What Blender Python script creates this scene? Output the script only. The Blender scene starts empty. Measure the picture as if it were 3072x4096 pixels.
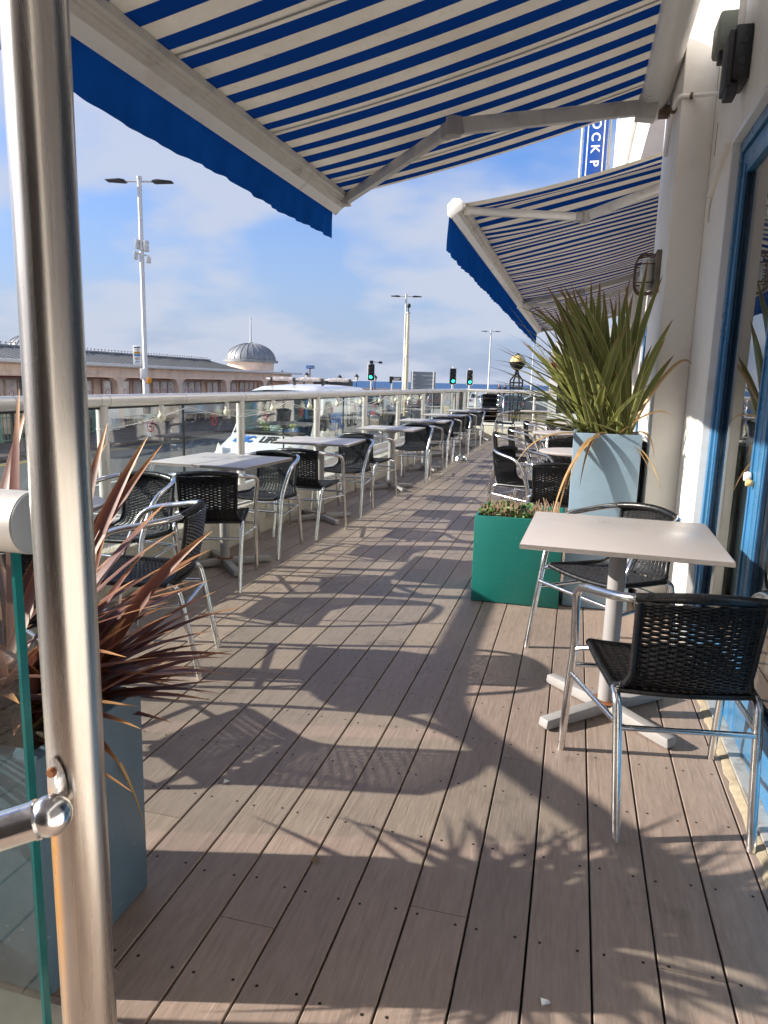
import bpy, bmesh, math, random
from mathutils import Vector, Matrix, Euler
R = math.radians
scn = bpy.context.scene
COL = scn.collection

# ---------------------------------------------------------------- camera
F_PX, H_CAM = 2860.0, 1.3
ROLL, PITCH, YAW = R(1.55), math.atan(522 / 2860), R(14.69)
f0 = Vector((-math.sin(YAW) * math.cos(PITCH), math.cos(YAW) * math.cos(PITCH), -math.sin(PITCH)))
r0 = Vector((math.cos(YAW), math.sin(YAW), 0))
u0 = r0.cross(f0)
cR = math.cos(ROLL) * r0 + math.sin(ROLL) * u0
cU = -math.sin(ROLL) * r0 + math.cos(ROLL) * u0
cd = bpy.data.cameras.new("camera")
cam = bpy.data.objects.new("camera", cd)
COL.objects.link(cam)
cd.sensor_fit = 'VERTICAL'
cd.sensor_height = 36.0
cd.lens = 36.0 * F_PX / 4096
cd.clip_start = 0.05
cd.clip_end = 60000
m = Matrix((cR, cU, -f0)).transposed().to_4x4()
m.translation = Vector((0, 0, H_CAM))
cam.matrix_world = m
cd.dof.use_dof = True
cd.dof.focus_distance = 4.2
cd.dof.aperture_fstop = 40.0
scn.camera = cam
scn.render.resolution_x, scn.render.resolution_y = 768, 1024

# ---------------------------------------------------------------- world and sun
SUN_EL = R(24.8)
SUN_DIR = Vector((-0.968 * math.cos(SUN_EL), -0.25 * math.cos(SUN_EL), math.sin(SUN_EL))).normalized()
w = bpy.data.worlds.new("World")
scn.world = w
w.use_nodes = True
nt = w.node_tree
nt.nodes.clear()
N = nt.nodes.new
L = nt.links.new
out = N('ShaderNodeOutputWorld'); bg = N('ShaderNodeBackground'); sky = N('ShaderNodeTexSky')
sky.sky_type = 'NISHITA'; sky.sun_disc = False
sky.sun_elevation = SUN_EL
sky.sun_rotation = math.atan2(SUN_DIR.x, SUN_DIR.y)
sky.air_density = 1.0; sky.dust_density = 1.2; sky.ozone_density = 2.5
tc = N('ShaderNodeTexCoord'); sep = N('ShaderNodeSeparateXYZ'); L(tc.outputs['Generated'], sep.inputs[0])
# flatten direction onto a cloud plane
zz = N('ShaderNodeMath'); zz.operation = 'MAXIMUM'; L(sep.outputs[2], zz.inputs[0]); zz.inputs[1].default_value = 0.0
za = N('ShaderNodeMath'); za.operation = 'ADD'; L(zz.outputs[0], za.inputs[0]); za.inputs[1].default_value = 0.30
dv = N('ShaderNodeVectorMath'); dv.operation = 'SCALE'; L(tc.outputs['Generated'], dv.inputs[0])
iv = N('ShaderNodeMath'); iv.operation = 'DIVIDE'; iv.inputs[0].default_value = 1.0; L(za.outputs[0], iv.inputs[1]); L(iv.outputs[0], dv.inputs['Scale'])
n1 = N('ShaderNodeTexNoise'); n1.inputs['Scale'].default_value = 1.9; n1.inputs['Detail'].default_value = 4; n1.inputs['Roughness'].default_value = .48
mp = N('ShaderNodeMapping'); mp.inputs['Location'].default_value = (3.1, 7.4, 0.0); mp.inputs['Scale'].default_value = (1, 1, 1.2)
L(dv.outputs[0], mp.inputs[0]); L(mp.outputs[0], n1.inputs['Vector'])
rp = N('ShaderNodeValToRGB'); L(n1.outputs[0], rp.inputs[0])
rp.color_ramp.elements[0].position = .38; rp.color_ramp.elements[0].color = (0, 0, 0, 1)
rp.color_ramp.elements[1].position = .56; rp.color_ramp.elements[1].color = (1, 1, 1, 1)
rp.color_ramp.interpolation = 'EASE'
cm = N('ShaderNodeMath'); cm.operation = 'MULTIPLY'; L(rp.outputs[0], cm.inputs[0]); cm.inputs[1].default_value = .86
# low milky band near the horizon
hz = N('ShaderNodeMapRange'); L(sep.outputs[2], hz.inputs[0]); hz.inputs[1].default_value = 0.0; hz.inputs[2].default_value = 0.34; hz.inputs[3].default_value = .96; hz.inputs[4].default_value = 0.0
mxh = N('ShaderNodeMixRGB'); L(hz.outputs[0], mxh.inputs[0])
hs = N('ShaderNodeHueSaturation'); L(sky.outputs[0], hs.inputs['Color']); hs.inputs['Saturation'].default_value = 1.25; hs.inputs["Value"].default_value = 1.05
tn = N('ShaderNodeMixRGB'); tn.blend_type = 'MULTIPLY'; tn.inputs[0].default_value = 1; L(hs.outputs[0], tn.inputs[1]); tn.inputs[2].default_value = (.80, .86, 1.12, 1); L(tn.outputs[0], mxh.inputs[1]); mxh.inputs[2].default_value = (1.95, 2.38, 3.35, 1)
mx = N('ShaderNodeMixRGB'); L(cm.outputs[0], mx.inputs[0]); L(mxh.outputs[0], mx.inputs[1]); mx.inputs[2].default_value = (3.0, 3.25, 3.9, 1)
L(mx.outputs[0], bg.inputs[0]); bg.inputs[1].default_value = 0.10
L(bg.outputs[0], out.inputs[0])

sd = bpy.data.lights.new("sun", 'SUN'); sd.energy = 4.5; sd.angle = R(.53); sd.color = (1.0, .93, .83)
so = bpy.data.objects.new("sun", sd); COL.objects.link(so)
so.rotation_euler = SUN_DIR.to_track_quat('Z', 'Y').to_euler()
so.location = (-20, -6, 18)
scn.view_settings.view_transform = 'Standard'; scn.view_settings.look = 'None'
scn.view_settings.exposure = 1.05; scn.view_settings.gamma = 1.0
scn.view_settings.use_curve_mapping = False
scn.cycles.max_bounces = 8; scn.cycles.transparent_max_bounces = 16; scn.cycles.diffuse_bounces = 4
scn.cycles.sample_clamp_indirect = 6.0
scn.cycles.use_denoising = True

# ---------------------------------------------------------------- materials
def nodes(name):
    m = bpy.data.materials.new(name); m.use_nodes = True
    nt = m.node_tree; nt.nodes.clear()
    o = nt.nodes.new('ShaderNodeOutputMaterial')
    return m, nt, o
def principled(nt, o):
    p = nt.nodes.new('ShaderNodeBsdfPrincipled'); nt.links.new(p.outputs[0], o.inputs[0]); return p
def tex_noise(nt, scale, detail=4, rough=.55, stretch=(1, 1, 1), coord='Object', dist=0):
    t = nt.nodes.new('ShaderNodeTexCoord'); mp = nt.nodes.new('ShaderNodeMapping')
    mp.inputs['Scale'].default_value = stretch
    nt.links.new(t.outputs[coord], mp.inputs[0])
    n = nt.nodes.new('ShaderNodeTexNoise'); n.inputs['Scale'].default_value = scale
    n.inputs['Detail'].default_value = detail; n.inputs['Roughness'].default_value = rough
    n.inputs['Distortion'].default_value = dist
    nt.links.new(mp.outputs[0], n.inputs['Vector'])
    return n
def ramp(nt, src, stops):
    r = nt.nodes.new('ShaderNodeValToRGB'); nt.links.new(src, r.inputs[0])
    e = r.color_ramp.elements
    while len(e) < len(stops): e.new(.5)
    for i, (p, c) in enumerate(stops):
        e[i].position = p
        e[i].color = (c, c, c, 1) if isinstance(c, (int, float)) else (*c, 1)
    return r
def mixc(nt, fac, a, b, mode='MIX'):
    x = nt.nodes.new('ShaderNodeMixRGB'); x.blend_type = mode
    for i, v in ((0, fac), (1, a), (2, b)):
        if hasattr(v, 'links'): nt.links.new(v, x.inputs[i])
        elif i == 0: x.inputs[0].default_value = v
        else: x.inputs[i].default_value = (*v, 1)
    return x.outputs[0]
def bump(nt, src, strength, dist=.002):
    b = nt.nodes.new('ShaderNodeBump'); b.inputs['Strength'].default_value = strength
    b.inputs['Distance'].default_value = dist; nt.links.new(src, b.inputs['Height']); return b.outputs[0]
def mat(name, col, rough=.5, metal=0., var=.12, vs=6., dirt=None, dirt_amt=.0, bs=0., bscale=60., bdist=.002,
        stretch=(1, 1, 1), rvar=.1, spec=.5, coat=0., emit=None, ds=3.):
    m, nt, o = nodes(name); p = principled(nt, o)
    n = tex_noise(nt, vs, 5, .6, stretch)
    lo = tuple(max(0, c * (1 - var)) for c in col); hi = tuple(min(1, c * (1 + var)) for c in col)
    r = ramp(nt, n.outputs[0], [(.3, lo), (.7, hi)])
    c = r.outputs[0]
    if dirt is not None:
        n2 = tex_noise(nt, ds, 8, .68)
        r2 = ramp(nt, n2.outputs[0], [(.52, 0.), (.72, dirt_amt)])
        c = mixc(nt, r2.outputs[0], c, dirt)
    nt.links.new(c, p.inputs['Base Color'])
    p.inputs['Metallic'].default_value = metal
    n3 = tex_noise(nt, vs * 2.7, 4, .6, stretch)
    mr = nt.nodes.new('ShaderNodeMapRange'); nt.links.new(n3.outputs[0], mr.inputs[0])
    mr.inputs[1].default_value = .3; mr.inputs[2].default_value = .7
    mr.inputs[3].default_value = max(.02, rough - rvar); mr.inputs[4].default_value = min(1, rough + rvar)
    nt.links.new(mr.outputs[0], p.inputs['Roughness'])
    p.inputs['Specular IOR Level'].default_value = spec
    p.inputs['Coat Weight'].default_value = coat
    if bs > 0:
        n4 = tex_noise(nt, bscale, 4, .6, stretch)
        nt.links.new(bump(nt, n4.outputs[0], bs, bdist), p.inputs['Normal'])
    if emit:
        p.inputs['Emission Color'].default_value = (*emit[0], 1); p.inputs['Emission Strength'].default_value = emit[1]
    return m
M = {}
M['alu'] = mat('polished_aluminium', (.80, .80, .80), .2, 1., .06, 14, dirt=(.42, .38, .33), dirt_amt=.45, bs=.12, bscale=160, bdist=.001, rvar=.08, ds=16)
M['alu_rail'] = mat('satin_aluminium', (.74, .71, .66), .42, .55, .05, 5, dirt=(.5, .46, .4), dirt_amt=.3, bs=.05, bscale=90, rvar=.08)
M['wicker'] = mat('black_plastic_wicker', (.010, .010, .011), .34, 0, .35, 30, rvar=.12, spec=.5)
M['table_top'] = mat('greige_laminate', (.50, .455, .44), .34, 0, .05, 3, dirt=(.42, .38, .36), dirt_amt=.35, bs=.02, bscale=300, rvar=.07)
M['table_edge'] = mat('laminate_edge', (.27, .24, .22), .6, 0, .2, 40, stretch=(1, 1, 4))
M['grey_paint'] = mat('pale_grey_metal_paint', (.33, .315, .31), .42, 0, .07, 8, dirt=(.3, .26, .22), dirt_amt=.5, bs=.05, bscale=60)
M['white_wall'] = mat('cream_masonry_paint', (.84, .81, .755), .62, 0, .05, 1.6, dirt=(.58, .50, .40), dirt_amt=.45, bs=.25, bscale=45, bdist=.003, ds=2.2)
M['white_paint'] = mat('white_gloss_paint', (.80, .79, .76), .35, 0, .05, 2, dirt=(.55, .48, .38), dirt_amt=.5, bs=.12, bscale=30, bdist=.003, ds=4)
M['blue_frame'] = mat('blue_door_paint', (.040, .165, .33), .32, 0, .18, 3, dirt=(.10, .22, .32), dirt_amt=.4, bs=.06, bscale=40, ds=5)
M['navy'] = mat('navy_gasket', (.010, .03, .07), .4, 0, .2, 10)
M['black'] = mat('black_plastic', (.012, .012, .013), .45, 0, .3, 12)
M['blackiron'] = mat('black_iron', (.02, .021, .022), .5, .2, .3, 10)
M['rusty_iron'] = mat('rusty_iron', (.12, .07, .045), .75, .3, .5, 20, dirt=(.3, .25, .2), dirt_amt=.8)
M['rope'] = mat('white_cord', (.75, .73, .68), .7, 0, .1, 30)
M['bulb'] = mat('cream_bulb_glass', (.78, .76, .56), .15, 0, .03, 10)
M['arm'] = mat('awning_arm_metal', (.56, .545, .525), .45, .25, .06, 4, dirt=(.36, .33, .29), dirt_amt=.6, bs=.08, bscale=50, ds=7)
M['barcream'] = mat('awning_bar_cream', (.60, .57, .51), .5, .05, .08, 5, dirt=(.30, .27, .21), dirt_amt=.7, bs=.1, bscale=60, ds=6)
M['seam'] = mat('grey_awning_seam', (.30, .295, .28), .8, 0, .08, 8)
M['van_white'] = mat('white_car_paint', (.80, .81, .82), .22, 0, .03, 2, dirt=(.66, .66, .65), dirt_amt=.3, coat=.6, rvar=.05)
M['rubber'] = mat('tyre_rubber', (.018, .018, .018), .8, 0, .2, 20)
M['dark_trim'] = mat('dark_trim', (.03, .03, .032), .6, 0, .2, 10)
M['red'] = mat('red_paint', (.50, .03, .025), .5, 0, .1, 8)
M['white'] = mat('white_print', (.82, .82, .80), .5, 0, .04, 8)
M['blue_print'] = mat('blue_print', (.01, .16, .55), .45, 0, .08, 8)
M['black_print'] = mat('black_print', (.03, .03, .035), .5, 0, .1, 8)
M['sign_blue'] = mat('sign_blue', (.004, .06, .30), .35, 0, .12, 3)
M['yellow'] = mat('yellow_plastic', (.75, .50, .02), .5, 0, .1, 8)
M['orange'] = mat('orange_sticker', (.70, .28, .03), .5, 0, .1, 8)
M['pink'] = mat('pink_paint', (.62, .10, .25), .5, 0, .2, 20)
M['lead'] = mat('lead_roof', (.27, .28, .29), .55, .3, .14, 1.2, dirt=(.10, .10, .10), dirt_amt=.5)
M['pier_cream'] = mat('pier_cream_paint', (.90, .69, .54), .6, 0, .12, 1.5, dirt=(.42, .24, .15), dirt_amt=.6, bs=.2, bscale=20, ds=1.4)
M['pier_wood'] = mat('pier_brown_frame', (.62, .46, .38), .5, 0, .12, 3)
M['pier_white'] = mat('pier_gutter_white', (.72, .69, .64), .5, 0, .05, 2)
M['maroon'] = mat('maroon_paint', (.25, .03, .035), .5, 0, .15, 5)
M['green_hut'] = mat('green_hut_paint', (.23, .33, .25), .6, 0, .1, 3)
M['teal_hut'] = mat('teal_hut_paint', (.12, .38, .30), .6, 0, .15, 5)
M['stone'] = mat('pale_stone', (.50, .46, .38), .75, 0, .2, 5, dirt=(.28, .26, .21), dirt_amt=.6, bs=.3, bscale=40)
M['asphalt'] = mat('asphalt', (.085, .085, .086), .8, 0, .25, 5, dirt=(.14, .138, .135), dirt_amt=.6, bs=.3, bscale=60, bdist=.004, ds=.6)
M['paving'] = mat('reddish_paving', (.15, .115, .10), .8, 0, .2, .8, dirt=(.09, .075, .065), dirt_amt=.6, bs=.2, bscale=30)
M['marking'] = mat('road_marking_white', (.55, .55, .53), .7, 0, .15, 6, dirt=(.15, .15, .15), dirt_amt=.6, ds=9)
M['yline'] = mat('road_marking_yellow', (.55, .38, .06), .7, 0, .15, 6, dirt=(.15, .15, .15), dirt_amt=.6, ds=9)
M['lamp_white'] = mat('white_lamp_post_paint', (.60, .60, .59), .4, .1, .05, 2, dirt=(.5, .46, .4), dirt_amt=.4)
M['lamp_cream'] = mat('cream_post_paint', (.72, .62, .42), .5, 0, .08, 2, dirt=(.5, .4, .28), dirt_amt=.4)
M['lampglass'] = mat('lantern_glass', (.65, .66, .62), .2, 0, .05, 5)
M['globe'] = mat('amber_globe', (.80, .56, .24), .35, 0, .06, 4)
M['board_grey'] = mat('sign_back_grey', (.30, .33, .36), .5, .2, .08, 4)
M['brick'] = mat('far_brick', (.30, .22, .20), .8, 0, .2, 8)
M['skin'] = mat('skin', (.50, .30, .22), .5, 0, .05, 10)
M['hair'] = mat('dark_hair', (.04, .025, .02), .6, 0, .2, 30)
M['cloth_dark'] = mat('dark_clothing', (.05, .055, .07), .85, 0, .2, 10)
M['cloth_pale'] = mat('pale_clothing', (.50, .47, .40), .85, 0, .1, 10)
M['car_dark'] = mat('dark_car_paint', (.03, .045, .06), .25, .2, .05, 2, coat=.8)
M['car_silver'] = mat('silver_car_paint', (.55, .56, .58), .28, .3, .05, 2, coat=.8)
M['steel_bowl'] = mat('steel_bowl', (.72, .71, .69), .25, 1., .05, 20)
M['seam_dark'] = mat('dark_lead_seam', (.10, .105, .11), .6, .2, .2, 5)  # darker lead tone for the roof seams
M['soil'] = mat('dry_soil', (.055, .04, .028), .95, 0, .5, 25, dirt=(.25, .18, .10), dirt_amt=.8, bs=.8, bscale=60, bdist=.01, ds=18)
M['twig'] = mat('cut_twigs', (.36, .24, .15), .8, 0, .25, 30)
M['leafgreen'] = mat('ivy_leaf', (.09, .15, .035), .5, 0, .45, 14)
M['lichen'] = mat('mortar_edge', (.34, .28, .19), .9, 0, .3, 14, dirt=(.2, .17, .13), dirt_amt=.8, bs=.5, bscale=70, bdist=.004, ds=20)
M['rust'] = mat('rust', (.22, .075, .025), .85, 0, .4, 25)
M['strip_metal'] = mat('threshold_metal', (.62, .60, .56), .4, .6, .1, 10, dirt=(.25, .2, .15), dirt_amt=.8, ds=14)
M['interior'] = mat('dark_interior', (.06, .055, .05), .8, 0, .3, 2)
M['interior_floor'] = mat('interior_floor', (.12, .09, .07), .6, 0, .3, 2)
M['tile'] = mat('roof_tile_grey', (.17, .15, .15), .8, 0, .2, 3)

# stucco upstand: pebbledash
def stucco():
    m, nt, o = nodes('pebbledash_render'); p = principled(nt, o)
    t = nt.nodes.new('ShaderNodeTexCoord')
    v = nt.nodes.new('ShaderNodeTexVoronoi'); v.inputs['Scale'].default_value = 75; nt.links.new(t.outputs['Object'], v.inputs['Vector'])
    n = tex_noise(nt, 28, 6, .7, dist=1.2)
    r = ramp(nt, n.outputs[0], [(.3, (.58, .52, .41)), (.7, (.80, .75, .65))])
    n2 = tex_noise(nt, 2.5, 7, .65); r2 = ramp(nt, n2.outputs[0], [(.5, 0.), (.75, .6)])
    c = mixc(nt, r2.outputs[0], r.outputs[0], (.48, .37, .22))
    nt.links.new(c, p.inputs['Base Color']); p.inputs['Roughness'].default_value = .85
    a = nt.nodes.new('ShaderNodeMath'); a.operation = 'ADD'; nt.links.new(n.outputs[0], a.inputs[0]); nt.links.new(v.outputs[0], a.inputs[1])
    nt.links.new(bump(nt, a.outputs[0], .9, .008), p.inputs['Normal'])
    return m
M['stucco'] = stucco()

# composite deck board: per-board tint, fine grooves along Y, screw holes
def deck_mat():
    m, nt, o = nodes('brown_composite_board'); p = principled(nt, o)
    g = nt.nodes.new('ShaderNodeNewGeometry'); s = nt.nodes.new('ShaderNodeSeparateXYZ'); nt.links.new(g.outputs['Position'], s.inputs[0])
    n = tex_noise(nt, 5, 6, .6, (6, .5, 1)); n2 = tex_noise(nt, 90, 3, .7, (1, .12, 1)); n3 = tex_noise(nt, 1.1, 6, .62)
    isl = nt.nodes.new('ShaderNodeAttribute'); isl.attribute_name = 'tint'
    r = ramp(nt, n.outputs[0], [(.25, (.250, .196, .160)), (.75, (.338, .272, .228))])
    c = mixc(nt, .35, r.outputs[0], ramp(nt, n2.outputs[0], [(.3, (.14, .10, .085)), (.7, (.40, .30, .26))]).outputs[0])
    c = mixc(nt, ramp(nt, n3.outputs[0], [(.42, 0.), (.7, .45)]).outputs[0], c, (.36, .30, .25))
    tr = ramp(nt, isl.outputs['Fac'], [(0, (.80, .80, .82)), (1, (1.12, 1.08, 1.04))])
    c = mixc(nt, 1.0, c, tr.outputs[0], 'MULTIPLY')
    sp = tex_noise(nt, 260, 2, .5); c = mixc(nt, ramp(nt, sp.outputs[0], [(.70, 0.), (.76, .55)]).outputs[0], c, (.42, .36, .31))
    st = tex_noise(nt, 3.2, 5, .7); c = mixc(nt, ramp(nt, st.outputs[0], [(.60, 0.), (.72, .5)]).outputs[0], c, (.12, .09, .075))
    nt.links.new(c, p.inputs['Base Color'])
    rr = ramp(nt, n3.outputs[0], [(.3, .42), (.7, .62)]); nt.links.new(rr.outputs[0], p.inputs['Roughness'])
    # grooves: fine where the board is worn
    sn = tex_noise(nt, 150, 2, .5, (1, .012, 1))
    gm = tex_noise(nt, 7, 4, .6, (5, .35, 1)); gr = ramp(nt, gm.outputs[0], [(.5, 0.), (.62, 1.)])
    mu = nt.nodes.new('ShaderNodeMath'); mu.operation = 'MULTIPLY'; nt.links.new(sn.outputs[0], mu.inputs[0]); nt.links.new(gr.outputs[0], mu.inputs[1])
    ad = nt.nodes.new('ShaderNodeMath'); ad.operation = 'ADD'; nt.links.new(mu.outputs[0], ad.inputs[0]); nt.links.new(n2.outputs[0], ad.inputs[1])
    nt.links.new(bump(nt, ad.outputs[0], .40, .0022), p.inputs['Normal'])
    p.inputs['Specular IOR Level'].default_value = .35
    return m
M['deck'] = deck_mat()
M['hole'] = mat('screw_hole', (.015, .011, .009), .9, 0, .1, 10)

# awning cloth: blue and cream stripes across, slightly translucent, mildewed
def cloth_mat():
    m, nt, o = nodes('striped_awning_cloth')
    a = nt.nodes.new('ShaderNodeAttribute'); a.attribute_name = 'stripe'
    b = nt.nodes.new('ShaderNodeMath'); b.operation = 'FRACT'; nt.links.new(a.outputs['Fac'], b.inputs[0])
    c = nt.nodes.new('ShaderNodeMath'); c.operation = 'GREATER_THAN'; nt.links.new(b.outputs[0], c.inputs[0]); c.inputs[1].default_value = .50
    n = tex_noise(nt, 2.2, 8, .7); n2 = tex_noise(nt, 14, 6, .75)
    cr = ramp(nt, n.outputs[0], [(.3, (.42, .375, .31)), (.7, (.54, .50, .43))])
    cc = mixc(nt, ramp(nt, n2.outputs[0], [(.56, 0.), (.74, .55)]).outputs[0], cr.outputs[0], (.33, .29, .22))
    # mildew towards the front bar is real dirt on the cloth
    at = nt.nodes.new('ShaderNodeAttribute'); at.attribute_name = 'front'
    mm = nt.nodes.new('ShaderNodeMath'); mm.operation = 'MULTIPLY'; nt.links.new(at.outputs['Fac'], mm.inputs[0]); nt.links.new(ramp(nt, n2.outputs[0], [(.3, .3), (.65, 1.)]).outputs[0], mm.inputs[1])
    cc = mixc(nt, mm.outputs[0], cc, (.16, .15, .11))
    bl = mixc(nt, ramp(nt, n.outputs[0], [(.3, 0.), (.8, .5)]).outputs[0], (.003, .026, .14), (.006, .038, .185))
    col = mixc(nt, c.outputs[0], cc, bl)
    d = nt.nodes.new('ShaderNodeBsdfDiffuse'); tl = nt.nodes.new('ShaderNodeBsdfTranslucent')
    nt.links.new(col, d.inputs[0]); nt.links.new(col, tl.inputs[0])
    bp = bump(nt, tex_noise(nt, 5, 3, .5, (4, 1, 1)).outputs[0], .25, .01); nt.links.new(bp, d.inputs['Normal'])
    x = nt.nodes.new('ShaderNodeMixShader'); x.inputs[0].default_value = .14
    nt.links.new(d.outputs[0], x.inputs[1]); nt.links.new(tl.outputs[0], x.inputs[2]); nt.links.new(x.outputs[0], o.inputs[0])
    return m
M['stripe'] = cloth_mat()

def valance_mat():
    m, nt, o = nodes('blue_valance_cloth')
    n = tex_noise(nt, 4, 6, .65); c = ramp(nt, n.outputs[0], [(.3, (.003, .034, .16)), (.7, (.004, .046, .22))]).outputs[0]
    d = nt.nodes.new('ShaderNodeBsdfDiffuse'); tl = nt.nodes.new('ShaderNodeBsdfTranslucent'); nt.links.new(c, d.inputs[0]); nt.links.new(c, tl.inputs[0])
    x = nt.nodes.new('ShaderNodeMixShader'); x.inputs[0].default_value = .13
    nt.links.new(d.outputs[0], x.inputs[1]); nt.links.new(tl.outputs[0], x.inputs[2]); nt.links.new(x.outputs[0], o.inputs[0])
    return m
M['valance'] = valance_mat()
def glass_mat(name, tint=(.93, .97, .95), ior=1.5, rough=.0, dirt=.05, amp=1.0):
    m, nt, o = nodes(name)
    t = nt.nodes.new('ShaderNodeBsdfTransparent'); t.inputs[0].default_value = (*tint, 1)
    g = nt.nodes.new('ShaderNodeBsdfGlossy'); g.inputs['Roughness'].default_value = rough
    lw = nt.nodes.new('ShaderNodeLayerWeight'); lw.inputs[0].default_value = .5
    pw = nt.nodes.new('ShaderNodeMath'); pw.operation = 'POWER'; nt.links.new(lw.outputs['Facing'], pw.inputs[0]); pw.inputs[1].default_value = 4.2
    ma = nt.nodes.new('ShaderNodeMath'); ma.operation = 'MULTIPLY_ADD'; ma.use_clamp = True; nt.links.new(pw.outputs[0], ma.inputs[0]); ma.inputs[1].default_value = .92; ma.inputs[2].default_value = .035 * amp
    x = nt.nodes.new('ShaderNodeMixShader'); nt.links.new(ma.outputs[0], x.inputs[0]); nt.links.new(t.outputs[0], x.inputs[1]); nt.links.new(g.outputs[0], x.inputs[2])
    d = nt.nodes.new('ShaderNodeBsdfDiffuse'); d.inputs[0].default_value = (.75, .75, .70, 1)
    n = tex_noise(nt, 5, 9, .75, (1, 1, .35)); rm = ramp(nt, n.outputs[0], [(.5, 0.), (.75, dirt * 2)])
    x2 = nt.nodes.new('ShaderNodeMixShader'); nt.links.new(rm.outputs[0], x2.inputs[0]); nt.links.new(x.outputs[0], x2.inputs[1]); nt.links.new(d.outputs[0], x2.inputs[2])
    nt.links.new(x2.outputs[0], o.inputs[0])
    return m
M['glass'] = glass_mat('balustrade_glass', amp=1.1, dirt=.018)
M['door_glass'] = glass_mat('door_glass', (.55, .60, .60), amp=4.0, dirt=.03)
M['van_glass'] = glass_mat('windscreen_glass', (.62, .74, .70), amp=2.0, dirt=.02)
M['dark_glass'] = mat('dark_window_glass', (.012, .016, .018), .05, 0, .1, 2, rvar=.03, coat=.5)
M['pier_glass'] = mat('pier_window_glass', (.88, .80, .78), .15, 0, .35, 2.5)
M['glass_edge'] = mat('green_glass_edge', (.01, .13, .13), .15, 0, .2, 8)

# stainless pole with vertical streaks and an orange rust run under the bracket
def pole_mat():
    m, nt, o = nodes('brushed_stainless_steel'); p = principled(nt, o)
    n = tex_noise(nt, 60, 5, .6, (1, 1, .04)); n2 = tex_noise(nt, 5, 8, .7, (1, 1, .5))
    c = ramp(nt, n.outputs[0], [(.3, (.44, .41, .38)), (.7, (.66, .63, .59))]).outputs[0]
    c = mixc(nt, ramp(nt, n2.outputs[0], [(.5, 0.), (.7, .4)]).outputs[0], c, (.40, .34, .28))
    t = nt.nodes.new('ShaderNodeTexCoord'); s = nt.nodes.new('ShaderNodeSeparateXYZ'); nt.links.new(t.outputs['Object'], s.inputs[0])
    def mr(src, a, b, lo, hi):
        q = nt.nodes.new('ShaderNodeMapRange'); q.interpolation_type = 'SMOOTHSTEP'; nt.links.new(src, q.inputs[0])
        q.inputs[1].default_value = a; q.inputs[2].default_value = b; q.inputs[3].default_value = lo; q.inputs[4].default_value = hi; return q.outputs[0]
    def mul(a, b):
        q = nt.nodes.new('ShaderNodeMath'); q.operation = 'MULTIPLY'; nt.links.new(a, q.inputs[0]); nt.links.new(b, q.inputs[1]); return q.outputs[0]
    z = s.outputs[2]; x = s.outputs[0]
    band = mul(mr(z, .30, .70, 0., 1.), mr(z, .83, .86, 1., 0.))
    side = mul(mr(x, -.027, -.018, 0., 1.), mr(x, -.010, .004, 1., 0.))
    f = mul(mul(band, side), ramp(nt, n2.outputs[0], [(.2, .5), (.6, 1.)]).outputs[0])
    c = mixc(nt, f, c, (.50, .23, .04))
    nt.links.new(c, p.inputs['Base Color'])
    mm = nt.nodes.new('ShaderNodeMath'); mm.operation = 'MULTIPLY_ADD'; nt.links.new(f, mm.inputs[0]); mm.inputs[1].default_value = -.75; mm.inputs[2].default_value = 1.0
    nt.links.new(mm.outputs[0], p.inputs['Metallic'])
    nt.links.new(ramp(nt, n.outputs[0], [(.3, .22), (.7, .34)]).outputs[0], p.inputs['Roughness'])
    nt.links.new(bump(nt, n.outputs[0], .12, .001), p.inputs['Normal'])
    return m
M['pole'] = pole_mat()

def planter_mat(name, col, scuff):
    m, nt, o = nodes(name); p = principled(nt, o)
    n = tex_noise(nt, 3, 7, .65); n2 = tex_noise(nt, 9, 9, .8, (1, 1, .35), dist=.4); n3 = tex_noise(nt, 60, 3, .5, (1, 1, 3))
    c = ramp(nt, n.outputs[0], [(.3, tuple(x * .86 for x in col)), (.7, tuple(min(1, x * 1.1) for x in col))]).outputs[0]
    c = mixc(nt, ramp(nt, n2.outputs[0], [(.60, 0.), (.66, .7)]).outputs[0], c, scuff)
    c = mixc(nt, ramp(nt, n3.outputs[0], [(.70, 0.), (.74, .45)]).outputs[0], c, (.6, .66, .66))
    nt.links.new(c, p.inputs['Base Color']); p.inputs['Roughness'].default_value = .42
    nt.links.new(bump(nt, n2.outputs[0], .08, .003), p.inputs['Normal'])
    return m
M['blue_planter'] = planter_mat('blue_grey_planter', (.26, .37, .46), (.17, .26, .37))
M['slate_planter'] = planter_mat('slate_blue_planter', (.10, .165, .225), (.08, .13, .19))
M['green_planter'] = planter_mat('sea_green_planter', (.008, .165, .138), (.012, .13, .115))

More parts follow.
